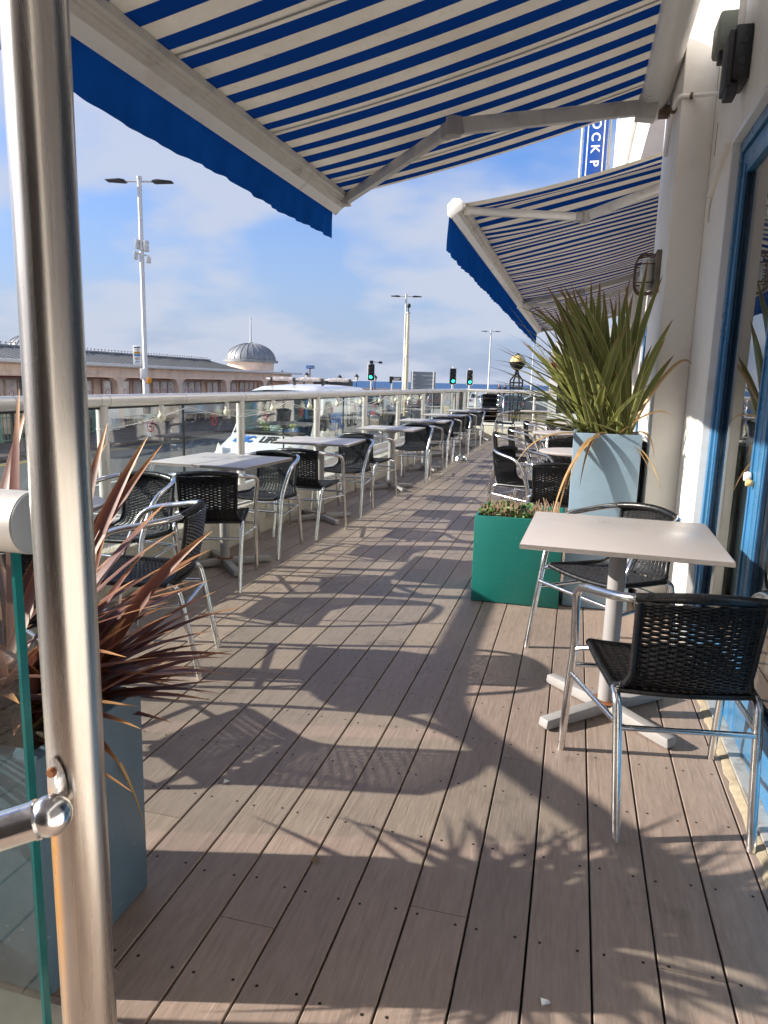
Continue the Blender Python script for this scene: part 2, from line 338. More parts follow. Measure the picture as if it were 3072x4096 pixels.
def leaf_mat(name, mid, edge, tip, sheen=.4):
    m, nt, o = nodes(name); p = principled(nt, o)
    a = nt.nodes.new('ShaderNodeAttribute'); a.attribute_name = 'leaf'
    s = nt.nodes.new('ShaderNodeSeparateColor'); nt.links.new(a.outputs['Color'], s.inputs[0])
    n = tex_noise(nt, 7, 5, .6); n2 = tex_noise(nt, 40, 4, .6, (3, 3, .4))
    c = mixc(nt, ramp(nt, s.outputs[2], [(0., 0.), (1., 1.)]).outputs[0], tuple(x * .62 for x in mid), tuple(min(1, x * 1.5) for x in mid))
    c = mixc(nt, ramp(nt, n2.outputs[0], [(.35, 0.), (.7, .35)]).outputs[0], c, tuple(x * 1.6 for x in mid))
    c = mixc(nt, ramp(nt, s.outputs[0], [(.55, 0.), (.95, .85)]).outputs[0], c, edge)
    c = mixc(nt, ramp(nt, s.outputs[1], [(.80, 0.), (1., 1.)]).outputs[0], c, tip)
    nt.links.new(c, p.inputs['Base Color']); p.inputs['Roughness'].default_value = .48
    tl = nt.nodes.new('ShaderNodeBsdfTranslucent'); nt.links.new(c, tl.inputs[0])
    x = nt.nodes.new('ShaderNodeMixShader'); x.inputs[0].default_value = .22
    nt.links.new(p.outputs[0], x.inputs[1]); nt.links.new(tl.outputs[0], x.inputs[2]); nt.links.new(x.outputs[0], o.inputs[0])
    nt.links.new(bump(nt, n2.outputs[0], .2, .002), p.inputs['Normal'])
    return m
M['flax_green'] = leaf_mat('green_flax_leaf', (.15, .175, .045), (.70, .62, .26), (.22, .09, .04))
M['flax_red'] = leaf_mat('bronze_flax_leaf', (.13, .048, .036), (.38, .16, .06), (.62, .32, .12))
M['flax_dead'] = leaf_mat('dry_flax_leaf', (.42, .27, .12), (.50, .33, .16), (.30, .2, .12))

def sea_mat():
    m, nt, o = nodes('sea_water'); p = principled(nt, o)
    n = tex_noise(nt, .02, 6, .6, (1, 1, 1))
    c = ramp(nt, n.outputs[0], [(.35, (.030, .085, .20)), (.65, (.045, .115, .25))]).outputs[0]
    nt.links.new(c, p.inputs['Base Color']); p.inputs['Roughness'].default_value = .55
    p.inputs['Specular IOR Level'].default_value = .25
    nt.links.new(bump(nt, tex_noise(nt, .35, 5, .6).outputs[0], .5, .4), p.inputs['Normal'])
    return m
M['sea'] = sea_mat()

# ---------------------------------------------------------------- mesh helpers
class MB:
    def __init__(s): s.v = []; s.f = []; s.attr = []; s.hasattr = False
    def add(s, vs, fs, T=None):
        o = len(s.v)
        for a in vs:
            a = Vector(a); s.v.append(T @ a if T is not None else a)
        for f in fs: s.f.append(tuple(i + o for i in f))
    def box(s, x0, x1, y0, y1, z0, z1, T=None):
        s.add([(x0, y0, z0), (x1, y0, z0), (x1, y1, z0), (x0, y1, z0), (x0, y0, z1), (x1, y0, z1), (x1, y1, z1), (x0, y1, z1)],
              [(0, 3, 2, 1), (4, 5, 6, 7), (0, 1, 5, 4), (1, 2, 6, 5), (2, 3, 7, 6), (3, 0, 4, 7)], T)
    def frames(s, pts):
        pts = [Vector(p) for p in pts]; n = len(pts); fr = []
        t0 = (pts[1] - pts[0]).normalized()
        up = Vector((0, 0, 1)) if abs(t0.z) < .9 else Vector((0, 1, 0))
        a = up.cross(t0).normalized()
        for i in range(n):
            t = (pts[min(i + 1, n - 1)] - pts[max(i - 1, 0)])
            if t.length < 1e-9: t = t0
            t.normalize()
            a = (a - t * a.dot(t))
            if a.length < 1e-6: a = t.orthogonal()
            a.normalize(); b = t.cross(a)
            fr.append((pts[i], a.copy(), b))
        return fr
    def tube(s, pts, r, n=10, cap=True, T=None, close=False, flat=1.0):
        fr = s.frames(pts); vs = []; fs = []
        for i, (p, a, b) in enumerate(fr):
            rr = r[i] if isinstance(r, (list, tuple)) else r
            for k in range(n):
                th = 2 * math.pi * k / n
                vs.append(p + a * (math.cos(th) * rr) + b * (math.sin(th) * rr * flat))
        m_ = len(fr)
        for i in range(m_ - 1):
            for k in range(n):
                fs.append((i * n + k, i * n + (k + 1) % n, (i + 1) * n + (k + 1) % n, (i + 1) * n + k))
        if cap:
            fs.append(tuple(range(n))[::-1]); fs.append(tuple((m_ - 1) * n + k for k in range(n)))
        s.add(vs, fs, T)
    def bar(s, a, b, w, h, T=None, up=(0, 0, 1)):
        a = Vector(a); b = Vector(b); t = (b - a).normalized(); up = Vector(up)
        x = t.cross(up).normalized(); z = x.cross(t).normalized()
        vs = [];
        for p in (a, b):
            for sx, sz in ((-1, -1), (1, -1), (1, 1), (-1, 1)): vs.append(p + x * (sx * w / 2) + z * (sz * h / 2))
        s.add(vs, [(0, 1, 2, 3), (7, 6, 5, 4), (0, 4, 5, 1), (1, 5, 6, 2), (2, 6, 7, 3), (3, 7, 4, 0)], T)
    def lathe(s, prof, n=16, T=None, closed=False):
        vs = []; fs = []
        for (r, z) in prof:
            for k in range(n):
                a = 2 * math.pi * k / n; vs.append((r * math.cos(a), r * math.sin(a), z))
        for i in range(len(prof) - 1):
            for k in range(n):
                fs.append((i * n + k, i * n + (k + 1) % n, (i + 1) * n + (k + 1) % n, (i + 1) * n + k))
        if prof[0][0] > 1e-6: fs.append(tuple(range(n))[::-1])
        if prof[-1][0] > 1e-6: fs.append(tuple((len(prof) - 1) * n + k for k in range(n)))
        s.add(vs, fs, T)
    def prism(s, poly, y0, y1, axis='y', T=None):
        n = len(poly); vs = []
        for c in (y0, y1):
            for (a, b) in poly:
                vs.append((a, c, b) if axis == 'y' else ((c, a, b) if axis == 'x' else (a, b, c)))
        fs = [tuple(range(n)), tuple(range(2 * n - 1, n - 1, -1))]
        for i in range(n): fs.append((i, n + i, n + (i + 1) % n, (i + 1) % n))
        s.add(vs, fs, T)
    def build(s, name, material, parent=None, smooth=True, bevel=0, T=None, angle=38, label=None, segs=2):
        me = bpy.data.meshes.new(name)
        me.from_pydata([tuple(v) for v in s.v], [], s.f)
        bm = bmesh.new(); bm.from_mesh(me)
        bmesh.ops.recalc_face_normals(bm, faces=bm.faces)
        if bevel > 0:
            es = [e for e in bm.edges if len(e.link_faces) == 2 and e.calc_face_angle(0) > R(40)]
            bmesh.ops.bevel(bm, geom=es, offset=bevel, segments=segs, affect='EDGES', profile=.5, clamp_overlap=True)
        bm.to_mesh(me); bm.free()
        if smooth:
            me.polygons.foreach_set('use_smooth', [True] * len(me.polygons))
            me.set_sharp_from_angle(angle=R(angle))
        me.materials.append(material if not isinstance(material, str) else M[material])
        o = bpy.data.objects.new(name, me); COL.objects.link(o)
        if parent is not None: o.parent = parent
        if T is not None: o.matrix_local = T
        if label: o['label'] = label
        return o
def tag(o, label, cat, group=None, kind=None):
    if label: o['label'] = label
    if cat: o['category'] = cat
    if group: o['group'] = group
    if kind: o['kind'] = kind
    return o
def thing(name, label, cat, loc=(0, 0, 0), rz=0., group=None, sc=1.):
    o = bpy.data.objects.new(name, None); COL.objects.link(o); o.empty_display_size = .2
    o.location = loc; o.rotation_euler = (0, 0, rz); o.scale = (sc, sc, sc)
    return tag(o, label, cat, group)
def struct(mb, name, material, **k):
    o = mb.build(name, material, **k); o['kind'] = 'structure'; return o
def kids(o): return [c for c in bpy.data.objects if c.parent == o]
_tree = {}
def dup(o, loc, rz, label, group=None, tilt=None, z=None):
    def tree(x):
        if x.name not in _tree: _tree[x.name] = kids(x)
        return _tree[x.name]
    r = o.copy(); COL.objects.link(r); r.location = loc; r.rotation_euler = (tilt or 0, 0, rz); r['label'] = label
    if group: r['group'] = group
    for c in tree(o):
        d = c.copy(); COL.objects.link(d); d.parent = r
        for g in tree(c):
            e = g.copy(); COL.objects.link(e); e.parent = d
    return r
def text(name, s, size, material, parent, T, depth=.002, align='CENTER', bold=0.):
    cu = bpy.data.curves.new(name, 'FONT'); cu.body = s; cu.size = size; cu.align_x = align; cu.align_y = 'CENTER'
    cu.extrude = depth; cu.offset = bold
    tmp = bpy.data.objects.new(name, cu); COL.objects.link(tmp)
    bpy.context.view_layer.update()
    me = bpy.data.meshes.new_from_object(tmp.evaluated_get(bpy.context.evaluated_depsgraph_get()))
    bpy.data.objects.remove(tmp); bpy.data.curves.remove(cu)
    me.materials.clear(); me.materials.append(M[material] if isinstance(material, str) else material)
    o = bpy.data.objects.new(name, me); COL.objects.link(o); o.parent = parent; o.matrix_local = T
    return o
def TM(x, y, z, rx=0, ry=0, rz=0, s=1):
    return Matrix.Translation((x, y, z)) @ Euler((rx, ry, rz)).to_matrix().to_4x4() @ Matrix.Diagonal((s, s, s, 1))
def bez(p0, p1, p2, n):
    p0, p1, p2 = Vector(p0), Vector(p1), Vector(p2)
    return [(1 - t) ** 2 * p0 + 2 * t * (1 - t) * p1 + t * t * p2 for t in [i / n for i in range(n + 1)]]
def spline(pts, n=8):
    pts = [Vector(p) for p in pts]; P_ = [pts[0]] + pts + [pts[-1]]; o = []
    for i in range(1, len(P_) - 2):
        a, b, c, d = P_[i - 1:i + 3]
        for k in range(n):
            t = k / n
            o.append(.5 * ((2 * b) + (c - a) * t + (2 * a - 5 * b + 4 * c - d) * t * t + (3 * b - a - 3 * c + d) * t ** 3))
    o.append(pts[-1]); return o

# ================================================================= SETTING
ST = -0.9   # street level
g = MB()
g.add([(-170, -150, ST - .012), (120, -150, ST - .012), (120, 230, ST - .012), (-60, 235, ST - .012), (-170, 130, ST - .012)], [(0, 1, 2, 3, 4)])
struct(g, 'ground', 'paving')
g = MB(); g.add([(-40000, -40000, -6), (40000, -40000, -6), (40000, 40000, -6), (-40000, 40000, -6)], [(0, 1, 2, 3)])
struct(g, 'sea', 'sea')
g = MB(); g.add([(-13.6, -60, ST), (-3.3, -60, ST), (-3.3, 24, ST), (40, 24, ST), (40, 36, ST), (-4, 37, ST), (-7.5, 60, ST), (-7.5, 190, ST), (-17, 190, ST), (-13.6, 60, ST)], [tuple(range(10))])
struct(g, 'road', 'asphalt')
g = MB(); g.box(-70, -13.6, -60, 190, ST - .004, ST + .12)
struct(g, 'promenade_pavement', 'paving', bevel=.02)
g = MB(); g.box(-3.3, -3.05, -60, 19.6, ST - .1, ST + .12); g.box(-3.3, 40, 19.6, 23.9, ST - .1, ST + .12)
struct(g, 'pavement', 'stone', bevel=.01)
g = MB()
z0, z1 = ST + .004, ST + .0045
def mk(mb, pts, z): mb.add([(x, y, z) for x, y in pts], [tuple(range(len(pts)))])
# markings: parking bays and slanted box edges near the terrace, dashes on the carriageway
for (a, b, w_) in [((-5.4, 5.3), (-13, 13.4), .10), ((-5.3, 7.0), (-11.5, 6.4), .10), ((-5.6, 9.8), (-13.2, 9.2), .10), ((-7.2, -2), (-7.2, 9.0), .10), ((-7.0, 8.2), (-9.2, 9.8), .1), ((-9.2, 9.8), (-9.0, 8.4), .1)]:
    a = Vector((*a, 0)); b = Vector((*b, 0)); t = (b - a).normalized(); n_ = Vector((-t.y, t.x, 0)) * w_ / 2
    mk(g, [tuple((a + n_).xy), tuple((a - n_).xy), tuple((b - n_).xy), tuple((b + n_).xy)], z0 + .001 * random.random())
for i in range(14):
    y = 12 + i * 6; mk(g, [(-9.2, y), (-9.1, y), (-9.1, y + 2.4), (-9.2, y + 2.4)], z0 + .003)
struct(g, 'road_marking', 'marking', smooth=False)
g = MB()
for x in (-13.25, -13.05): mk(g, [(x, -60), (x + .07, -60), (x + .07, 60), (x, 60)], z0)
struct(g, 'yellow_road_line', 'yline', smooth=False)

# ---- deck: separate boards with open joints
random.seed(11)
PIT, GAP = .147, .0055
bm = bmesh.new(); tl = bm.faces.layers.float.new('tint_f')
me = bpy.data.meshes.new('deck')
vs = []; fs = []; tints = []
def board(x0, x1, y0, y1, tn):
    o = len(vs); c = .002; zt = 0.
    pr = [(x0, -.025), (x0, zt - c), (x0 + c, zt), (x1 - c, zt), (x1, zt - c), (x1, -.025)]
    for y in (y0, y1):
        for (x, z) in pr: vs.append((x, y, z))
    for i in range(5): fs.append((o + i, o + 6 + i, o + 7 + i, o + 1 + i)); tints.append(tn)
    fs.append((o, o + 1, o + 2, o + 3, o + 4, o + 5)); tints.append(tn)
    fs.append(tuple(o + 11 - i for i in range(6))); tints.append(tn)
k = -20
while True:
    xc = .271 - .0 + k * PIT + PIT / 2 - .0
    x0 = .271 + k * PIT + GAP / 2; x1 = x0 + PIT - GAP
    k += 1
    if x1 < -2.55: continue
    if x0 > 1.09: break
    x1 = min(x1, 1.092); x0 = max(x0, -2.54); rec = x1 > .603
    if x1 - x0 < .02: continue
    y = -3.0 - random.random() * 2
    cuts = []
    if abs(x0 - .274) < .02: cuts = [1.542]
    yy = 1.542 if cuts else -3 + 3.72 * random.random()
    ends = [yy + j * 3.72 for j in range(-2, 7)]
    for a, b in zip(ends[:-1], ends[1:]):
        a2, b2 = max(a, 5.43 if x0 > .60 else -3.0), min(b, 18.12)
        if x1 > .603 and x0 < .603 and b2 > -3 and a2 < 5.43:
            board(x0, .603, a2 + .0012, min(b2, 5.42) - .0012, random.random())
            a2 = 5.43
        if b2 - a2 < .02: continue
        board(x0, x1, a2 + .0012, b2 - .0012, random.random())
bm.free()
me.from_pydata(vs, [], fs); a_ = me.attributes.new('tint', 'FLOAT', 'FACE'); a_.data.foreach_set('value', tints)
me.materials.append(M['deck']); me.polygons.foreach_set('use_smooth', [False] * len(me.polygons))
o = bpy.data.objects.new('deck', me); COL.objects.link(o); o['kind'] = 'structure'
g = MB()   # black blocks colour in the shade below the boards and the screw heads
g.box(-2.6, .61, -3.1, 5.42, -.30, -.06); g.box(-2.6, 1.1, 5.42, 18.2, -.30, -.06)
struct(g, 'deck_shade_block', 'black', smooth=False)
g = MB()
for kk in range(-20, 3):
    xc = .271 + kk * PIT + PIT / 2
    if xc > .56 or xc < -2.5: continue
    for j in range(0, 58):
        yc = 1.545 + .31 * (j - 3)
        for dx in (-.045, .045):
            X = xc + dx + random.uniform(-.004, .004); Y = yc + random.uniform(-.008, .008); r_ = .0042
            n_ = 7 if Y < 7 else 4
            g.add([(X + r_ * math.cos(6.283 * q / n_), Y + r_ * math.sin(6.283 * q / n_), .0006) for q in range(n_)], [tuple(range(n_))])
o = struct(g, 'deck_screw_holes', 'hole', smooth=False)
# stone apron under the glass partition, mortar strip at the doors
g = MB(); g.box(-3.05, -.60, .40, 1.07, -.2, .008); struct(g, 'stone_apron', 'stone', bevel=.004)
g = MB(); random.seed(5)
ys = [-3 + i * .05 for i in range(int(6.86 / .05) + 1)]
vs_ = []; 
for y in ys: 
    e = random.uniform(-.006, .006); vs_ += [(.585 + e, y, .001), (.590 + e, y, .006), (.612, y, .012)]
fs_ = []
for i in range(len(ys) - 1):
    for j in range(2): fs_.append((i * 3 + j, i * 3 + j + 1, i * 3 + 4 + j, i * 3 + 3 + j))
g.add(vs_, fs_); struct(g, 'mortar_strip', 'lichen')

# ================================================================= LOW WALL + GLASS BALUSTRADE
t = thing('low_wall', 'cream pebbledash kerb wall under the glass balustrade', 'wall', (-2.79, 8, 0))
def rough_wall(x0, x1, y0, y1, z0, z1, name, ax):
    mb = MB(); mb.box(x0, x1, y0, y1, z0, z1); return mb.build(name, 'stucco', t, bevel=.012, T=Matrix.Translation((2.79, -8, 0)))
rough_wall(-3.05, -2.53, 2.30, 18.75, ST, .282, 'wall_run', 0)
rough_wall(-2.53, 1.09, 18.12, 18.75, ST, .282, 'wall_run', 0)
mb = MB(); mb.box(-3.06, -2.70, 2.29, 18.77, .282, .302); mb.box(-2.70, 1.09, 18.40, 18.77, .282, .302)
mb.build('coping', 'white_wall', t, bevel=.006, T=Matrix.Translation((2.79, -8, 0)))
mb = MB(); mb.box(-2.533, -2.517, 5.62, 5.76, .12, .23); v_ = mb.build('vent_plate', 'strip_metal', t, bevel=.003, T=Matrix.Translation((2.79, -8, 0)))

RX, RZ = -2.85, 1.134
PY = [2.40, 3.885, 5.80, 7.74, 9.66, 11.62, 13.62, 15.68, 17.75]
CY = 18.9
B = thing('glass_balustrade', 'long glass balustrade with a fat silver handrail on the kerb wall', 'railing', (RX, 8, 0))
BT = Matrix.Translation((-RX, -8, 0))
mb = MB()
mb.tube([(RX, 2.36, RZ), (RX, CY, RZ)], .040, 24)
CRV = spline([(RX, 2.36, RZ), (-2.76, 2.02, RZ), (-2.38, 1.62, RZ), (-1.98, 1.22, RZ), (-1.70, .92, RZ - .015), (-1.45, .745, RZ - .022)], 6)
mb.tube(CRV, .040, 24)
mb.build('handrail', 'alu_rail', B, T=BT)
mb = MB(); mb.tube([(RX, CY, RZ), (1.09, CY, RZ)], .040, 24); mb.build('handrail', 'alu_rail', B, T=BT)
mids = [(a + b) / 2 for a, b in zip(PY[:-1], PY[1:])]
for y in PY + mids:
    for e in ((-.045, .045) if y in PY else (0,)):
        mb = MB(); mb.tube([(RX, y + e - .0015, RZ), (RX, y + e + .0015, RZ)], .0412, 24); mb.build('joint_ring', 'grey_paint', B, T=BT)
for y in PY + [CY]:
    mb = MB(); mb.tube([(RX, y, .302), (RX, y, RZ - .03)], .036, 20); mb.tube([(RX, y, .302), (RX, y, .316)], .055, 20)
    po = mb.build('post', 'alu_rail', B, T=BT)
    if y > 1 and y < 12:
        mb = MB(); mb.tube([(RX + .0375 * math.cos(a), y + .0375 * math.sin(a), .965 + .006 * math.sin(a)) for a in [i * math.pi / 8 for i in range(17)]], .0028, 6, cap=False)
        mb.build('cable_tie', 'rope', po)
mb = MB(); mb.prism([(-3.05, 2.2995), (-2.6, 2.2995), (-1.45, .99), (-1.45, .60), (-1.62, .60), (-3.05, 2.1)], ST, .2815, axis='z'); mb.build('wall_run', 'stucco', t, T=Matrix.Translation((2.79, -8, 0)), bevel=.01)
for q in (26,):
    x_, y_, z_ = CRV[q]; mb = MB(); mb.tube([(x_, y_, .282), (x_, y_, RZ - .03)], .034, 16); mb.build('post', 'alu_rail', B, T=BT)
for a_, b_ in ((1, 8), (8, 16), (16, 25)):
    A_, B_ = CRV[a_], CRV[b_]; d_ = (B_ - A_).normalized() * .05; mb = MB()
    mb.bar((A_.x + d_.x, A_.y + d_.y, .69), (B_.x - d_.x, B_.y - d_.y, .69), .010, .80); mb.build('glass_pane', 'glass', B, T=BT, smooth=False)
for x in (-2.55, -1.05, .35):
    mb = MB(); mb.tube([(x, CY, .302), (x, CY, RZ - .03)], .034, 16); mb.build('post', 'alu_rail', B, T=BT)
sticker_me = None
def pane(x0, x1, y0, y1, z0=.37, z1=1.085, par=B, T=BT, nosmoke=True, mat_='glass'):
    mb = MB(); mb.box(x0, x1, y0, y1, z0, z1); pn = mb.build('glass_pane', mat_, par, smooth=False, T=T)
    return pn
def sticker(pn, X, Y, Z, r=.044):
    mb = MB(); n = 26; vs = []; fs = []
    for k in range(n):
        a = 6.2832 * k / n
        for rr in (r * .83, r): vs.append((X, Y + rr * math.cos(a), Z + rr * math.sin(a)))
    for k in range(n): fs.append((2 * k, 2 * k + 1, 2 * ((k + 1) % n) + 1, 2 * ((k + 1) % n)))
    mb.add(vs, fs)
    c = r * .72
    mb.add([(X + .0008, Y - c * .70, Z + c * .62), (X + .0008, Y - c * .62, Z + c * .70), (X + .0008, Y + c * .70, Z - c * .62), (X + .0008, Y + c * .62, Z - c * .70)], [(0, 1, 2, 3)])
    s_ = mb.build('no_smoking_sticker', 'red', pn, smooth=False)
    mb = MB()
    mb.add([(X - .0006, Y - c * .6, Z - .010), (X - .0006, Y + c * .5, Z - .010), (X - .0006, Y + c * .5, Z), (X - .0006, Y - c * .6, Z)], [(0, 1, 2, 3)])
    mb.add([(X - .0006, Y + c * .12, Z + .006), (X - .0006, Y + c * .22, Z + .006), (X - .0006, Y + c * .10, Z + .03), (X - .0006, Y + c * .0, Z + .03)], [(0, 1, 2, 3)])
    mb.build('sticker_cigarette', 'black_print', pn, smooth=False)
ed = MB()
for a, b in zip(PY, PY[1:] + [CY]):
    mid_ = (a + b) / 2
    for (p, q) in ((a + .045, mid_ - .006), (mid_ + .006, b - .045)):
        pn = pane(RX - .005, RX + .005, p, q)
        if p > 1.5: sticker(pn, RX + .0062, (p + q) / 2 + .02, .955)
    ed.box(RX - .007, RX + .007, mid_ - .0055, mid_ + .0055, .365, 1.09)
xs = [-2.85, -2.55, -1.8, -1.05, -.35, .35, 1.09]
for a, b in zip(xs[:-1], xs[1:]):
    pane(a + .02, b - .02, CY - .005, CY + .005)
ed.build('pane_joint', 'blackiron', B, T=BT, smooth=False)
mb = MB(); mb.box(RX - .03, RX + .03, 2.36, CY, .302, .37); mb.box(RX + .03, 1.09, CY - .03, CY + .03, .302, .37)
mb.build('glass_channel', 'alu_rail', B, T=BT, bevel=.004)
mb = MB(); mb.box(RX - .012, RX + .012, 2.36, CY, 1.083, 1.098); mb.build('rail_gasket', 'black', B, T=BT, smooth=False)

# festoon lights tied along the balustrade
FT = thing('festoon_lights', 'string of cream bulbs on white cord tied along the balustrade', 'string lights', (RX + .05, 8, 1.0))
FTT = Matrix.Translation((-RX - .05, -8, -1.0))
mb = MB(); X = RX - .02
for a, b in zip(PY[1:-3], PY[2:-2]):
    m_ = (a + b) / 2
    for (p, q) in (((a, .965), (m_, 1.075)), ((m_, 1.075), (b, .965))):
        pts = []
        for i in range(9):
            s_ = i / 8; pts.append((RX + .045, p[0] + (q[0] - p[0]) * s_, p[1] + (q[1] - p[1]) * s_ - .02 * math.sin(math.pi * s_)))
        mb.tube(pts, .0035, 6)
mb.build('cord', 'rope', FT, T=FTT)
for a, b in zip(PY[1:-3], PY[2:-2]):
    for y in ((a + b) / 2 - .36, (a + b) / 2 + .62):
        z = 1.05
        mb = MB(); mb.lathe([(.0, .045), (.017, .045), (.019, .01), (.016, -.012), (.0, -.012)], 14, T=Matrix.Translation((RX + .045, y, z)))
        s_ = mb.build('bulb_socket', 'rope', FT, T=FTT)
        mb = MB(); mb.lathe([(.029 * math.sin(a2), -.036 + .029 * math.cos(a2)) for a2 in [.5 + i * .29 for i in range(9)]] + [(0, -.065)], 16, T=Matrix.Translation((RX + .045, y, z)))
        mb.build('bulb', 'bulb', s_)

# ================================================================= GLASS PARTITION, STEEL POLE at the entrance
G = thing('glass_partition', 'near glass partition with capped silver top rail at the far left', 'railing', (-1.6, .745, 0))
GT = Matrix.Translation((1.6, -.745, 0))
mb = MB(); mb.tube([(-1.44, .745, 1.112), (-.655, .745, 1.112)], .040, 40); mb.build('top_rail', 'alu_rail', G, T=GT)
mb = MB(); mb.tube([(-.655, .745, 1.112), (-.6515, .745, 1.112)], .0392, 40); mb.build('end_cap', 'board_grey', G, T=GT, bevel=.001)
mb = MB(); mb.box(-1.40, -.687, .740, .750, .03, 1.08); pn = mb.build('glass_pane', 'glass', G, T=GT, smooth=False)
mb = MB(); mb.box(-.6868, -.682, .7385, .7515, .03, 1.08); mb.build('glass_edge', 'glass_edge', pn, smooth=False)
mb = MB(); mb.tube([(-1.44, .745, .0), (-1.44, .745, 1.08)], .034, 20); mb.build('end_post', 'alu_rail', G, T=GT)
P = thing('steel_pole', 'tall brushed steel pole with rust streak and ball ended handrail', 'pole', (-.520, .635, 0))
mb = MB(); mb.tube([(0, 0, 0), (0, 0, 2.95)], .0305, 48); mb.tube([(0, 0, 0), (0, 0, .012)], .06, 32)
mb.build('pole_tube', 'pole', P)
bx, by, bz = .011, -.057, .837
mb = MB(); mb.lathe([(0, .022)] + [(.0222 * math.sin(a), .0222 * math.cos(a)) for a in [.15 + i * .2 for i in range(15)]] + [(0, -.022)], 32, T=Matrix.Translation((bx, by, bz)))
mb.build('ball_cap', 'alu', P)
hd = Vector((-.62, -.34, -.17)).normalized()
p0_ = Vector((bx, by, bz))
mb = MB(); mb.tube([p0_ + hd * .014, p0_ + hd * .9], .0205, 32); mb.tube([p0_ + hd * .0125, p0_ + hd * .0155], .0212, 32); mb.build('handrail', 'alu', P)
# flange plate hugging the pole, with screw
mb = MB(); n = 24; vs = []; fs = []
for ring, sc_ in ((0, 0.), (1, 1.)):
    for k in range(n):
        a = 6.2832 * k / n
        u_ = .0125 * math.cos(a) * sc_; v2 = .040 * math.sin(a) * sc_
        v2 = max(-.040, min(.040, v2)); rad = .0345 if ring == 0 else .0335
        ang = -math.pi / 2 + u_ / .0305 - .02
        vs.append((rad * math.cos(ang), rad * math.sin(ang), bz + .012 + v2))
for k in range(n): fs.append((k, n + k, n + (k + 1) % n, (k + 1) % n))
mb.add(vs, fs); mb.tube([(bx - .011, -.03, bz), (bx, by + .015, bz)], .010, 16)
mb.build('bracket', 'pole', P)
mb = MB(); mb.lathe([(0, .003), (.0045, .003), (.0055, 0), (.0055, -.003)], 16, T=TM(-.004, -.0345, bz + .034, R(90), 0, 0)); mb.build('screw', 'rust', P)

# ================================================================= CAFE BUILDING
CB = thing('cafe_building', 'cream painted seafront building with blue framed folding doors on the right', 'building', (.61, 8, 0))
CT = Matrix.Translation((-.61, -8, 0))
def cb(mb, name, m_, parent=None, **k):
    return mb.build(name, m_, CB if parent is None else parent, T=CT if parent is None else None, **k)
PIL = [(3.86, 6.06, 4.498, 5.42), (9.30, 11.4, 9.95, 10.85), (14.7, 16.8, 15.3, 16.2)]
BAY = [(.95, 3.86, 0.), (6.06, 9.30, .49), (11.4, 14.7, .49), (16.8, 18.8, .49)]
HD = 2.455
mb = MB()
mb.box(.61, 1.5, 3.86, 5.42, 0, HD); mb.box(.61, 1.5, -4.0, .95, ST, HD); mb.box(1.1, 1.5, 5.42, 6.06, 0, HD)
for (a, b, c, d) in PIL[1:]: mb.box(1.1, 1.5, a, b, 0, HD)
mb.box(1.1, 1.5, 18.8, 19.2, ST, HD)
mb.box(.61, 1.5, -4.0, 5.42, HD, 3.56); mb.box(1.1, 1.5, 5.42, 19.2, HD, 3.56)
mb.box(.61, 1.5, -4.0, 5.42, 3.56, 8.8); mb.box(.44, 1.5, 5.42, 19.2, 3.56, 8.8); mb.box(1.5, 9, 18.8, 19.2, ST, 8.8)
cb(mb, 'wall', 'white_wall', bevel=.004)
for i, (a, b, c, d) in enumerate(PIL):
    x_ = .434 if i == 0 else .97
    mb = MB(); mb.box(x_, .6098 if i == 0 else 1.0998, c, d, 0, 8.0 if i == 0 else 3.559)
    cb(mb, 'pillar', 'white_wall', bevel=.006)
mb = MB(); mb.box(.56, .6097, -4, 4.497, 4.3, 4.42); mb.box(.40, .4397, 5.421, 19.2, 4.3, 4.42)
cb(mb, 'string_course', 'white_wall', bevel=.01)
# painted drain pipe high on the wall, and the surface trunking
mb = MB(); mb.tube([(.38, 14.6, 3.6), (.38, 14.6, 8.0)], .045, 14)
for z in (3.7, 5.2, 6.8): mb.tube([(.38, 14.6, z), (.38, 14.6, z + .07)], .055, 14)
cb(mb, 'drain_pipe', 'white_paint')
mb = MB(); mb.bar((.603, 3.90, 2.44), (.603, 4.30, 2.30), .012, .035, up=(1, 0, 0)); mb.tube([(.600, 4.30, 2.30), (.598, 4.33, 2.26), (.600, 4.34, 2.18)], .012, 8)
cb(mb, 'cable_trunking', 'white_wall', bevel=.003)
mb = MB(); mb.box(.6085, .6094, 4.355, 4.366, 2.52, 2.68); cb(mb, 'rust_stain', 'rust', smooth=False)
# frame trim round the doors
for (a, b, ox) in BAY:
    mb = MB(); mb.box(.611 + ox, .70 + ox, a, b, HD - .03, HD - .0005)
    for y in (a, b - .012): mb.box(.6125 + ox, .70 + ox, y + .0005, y + .0115, 0, HD - .031)
    cb(mb, 'door_reveal', 'white_paint')
    mb = MB(); mb.box(.614 + ox, .75 + ox, a + .013, b - .013, -.02, .020); cb(mb, 'threshold', 'strip_metal', bevel=.003)
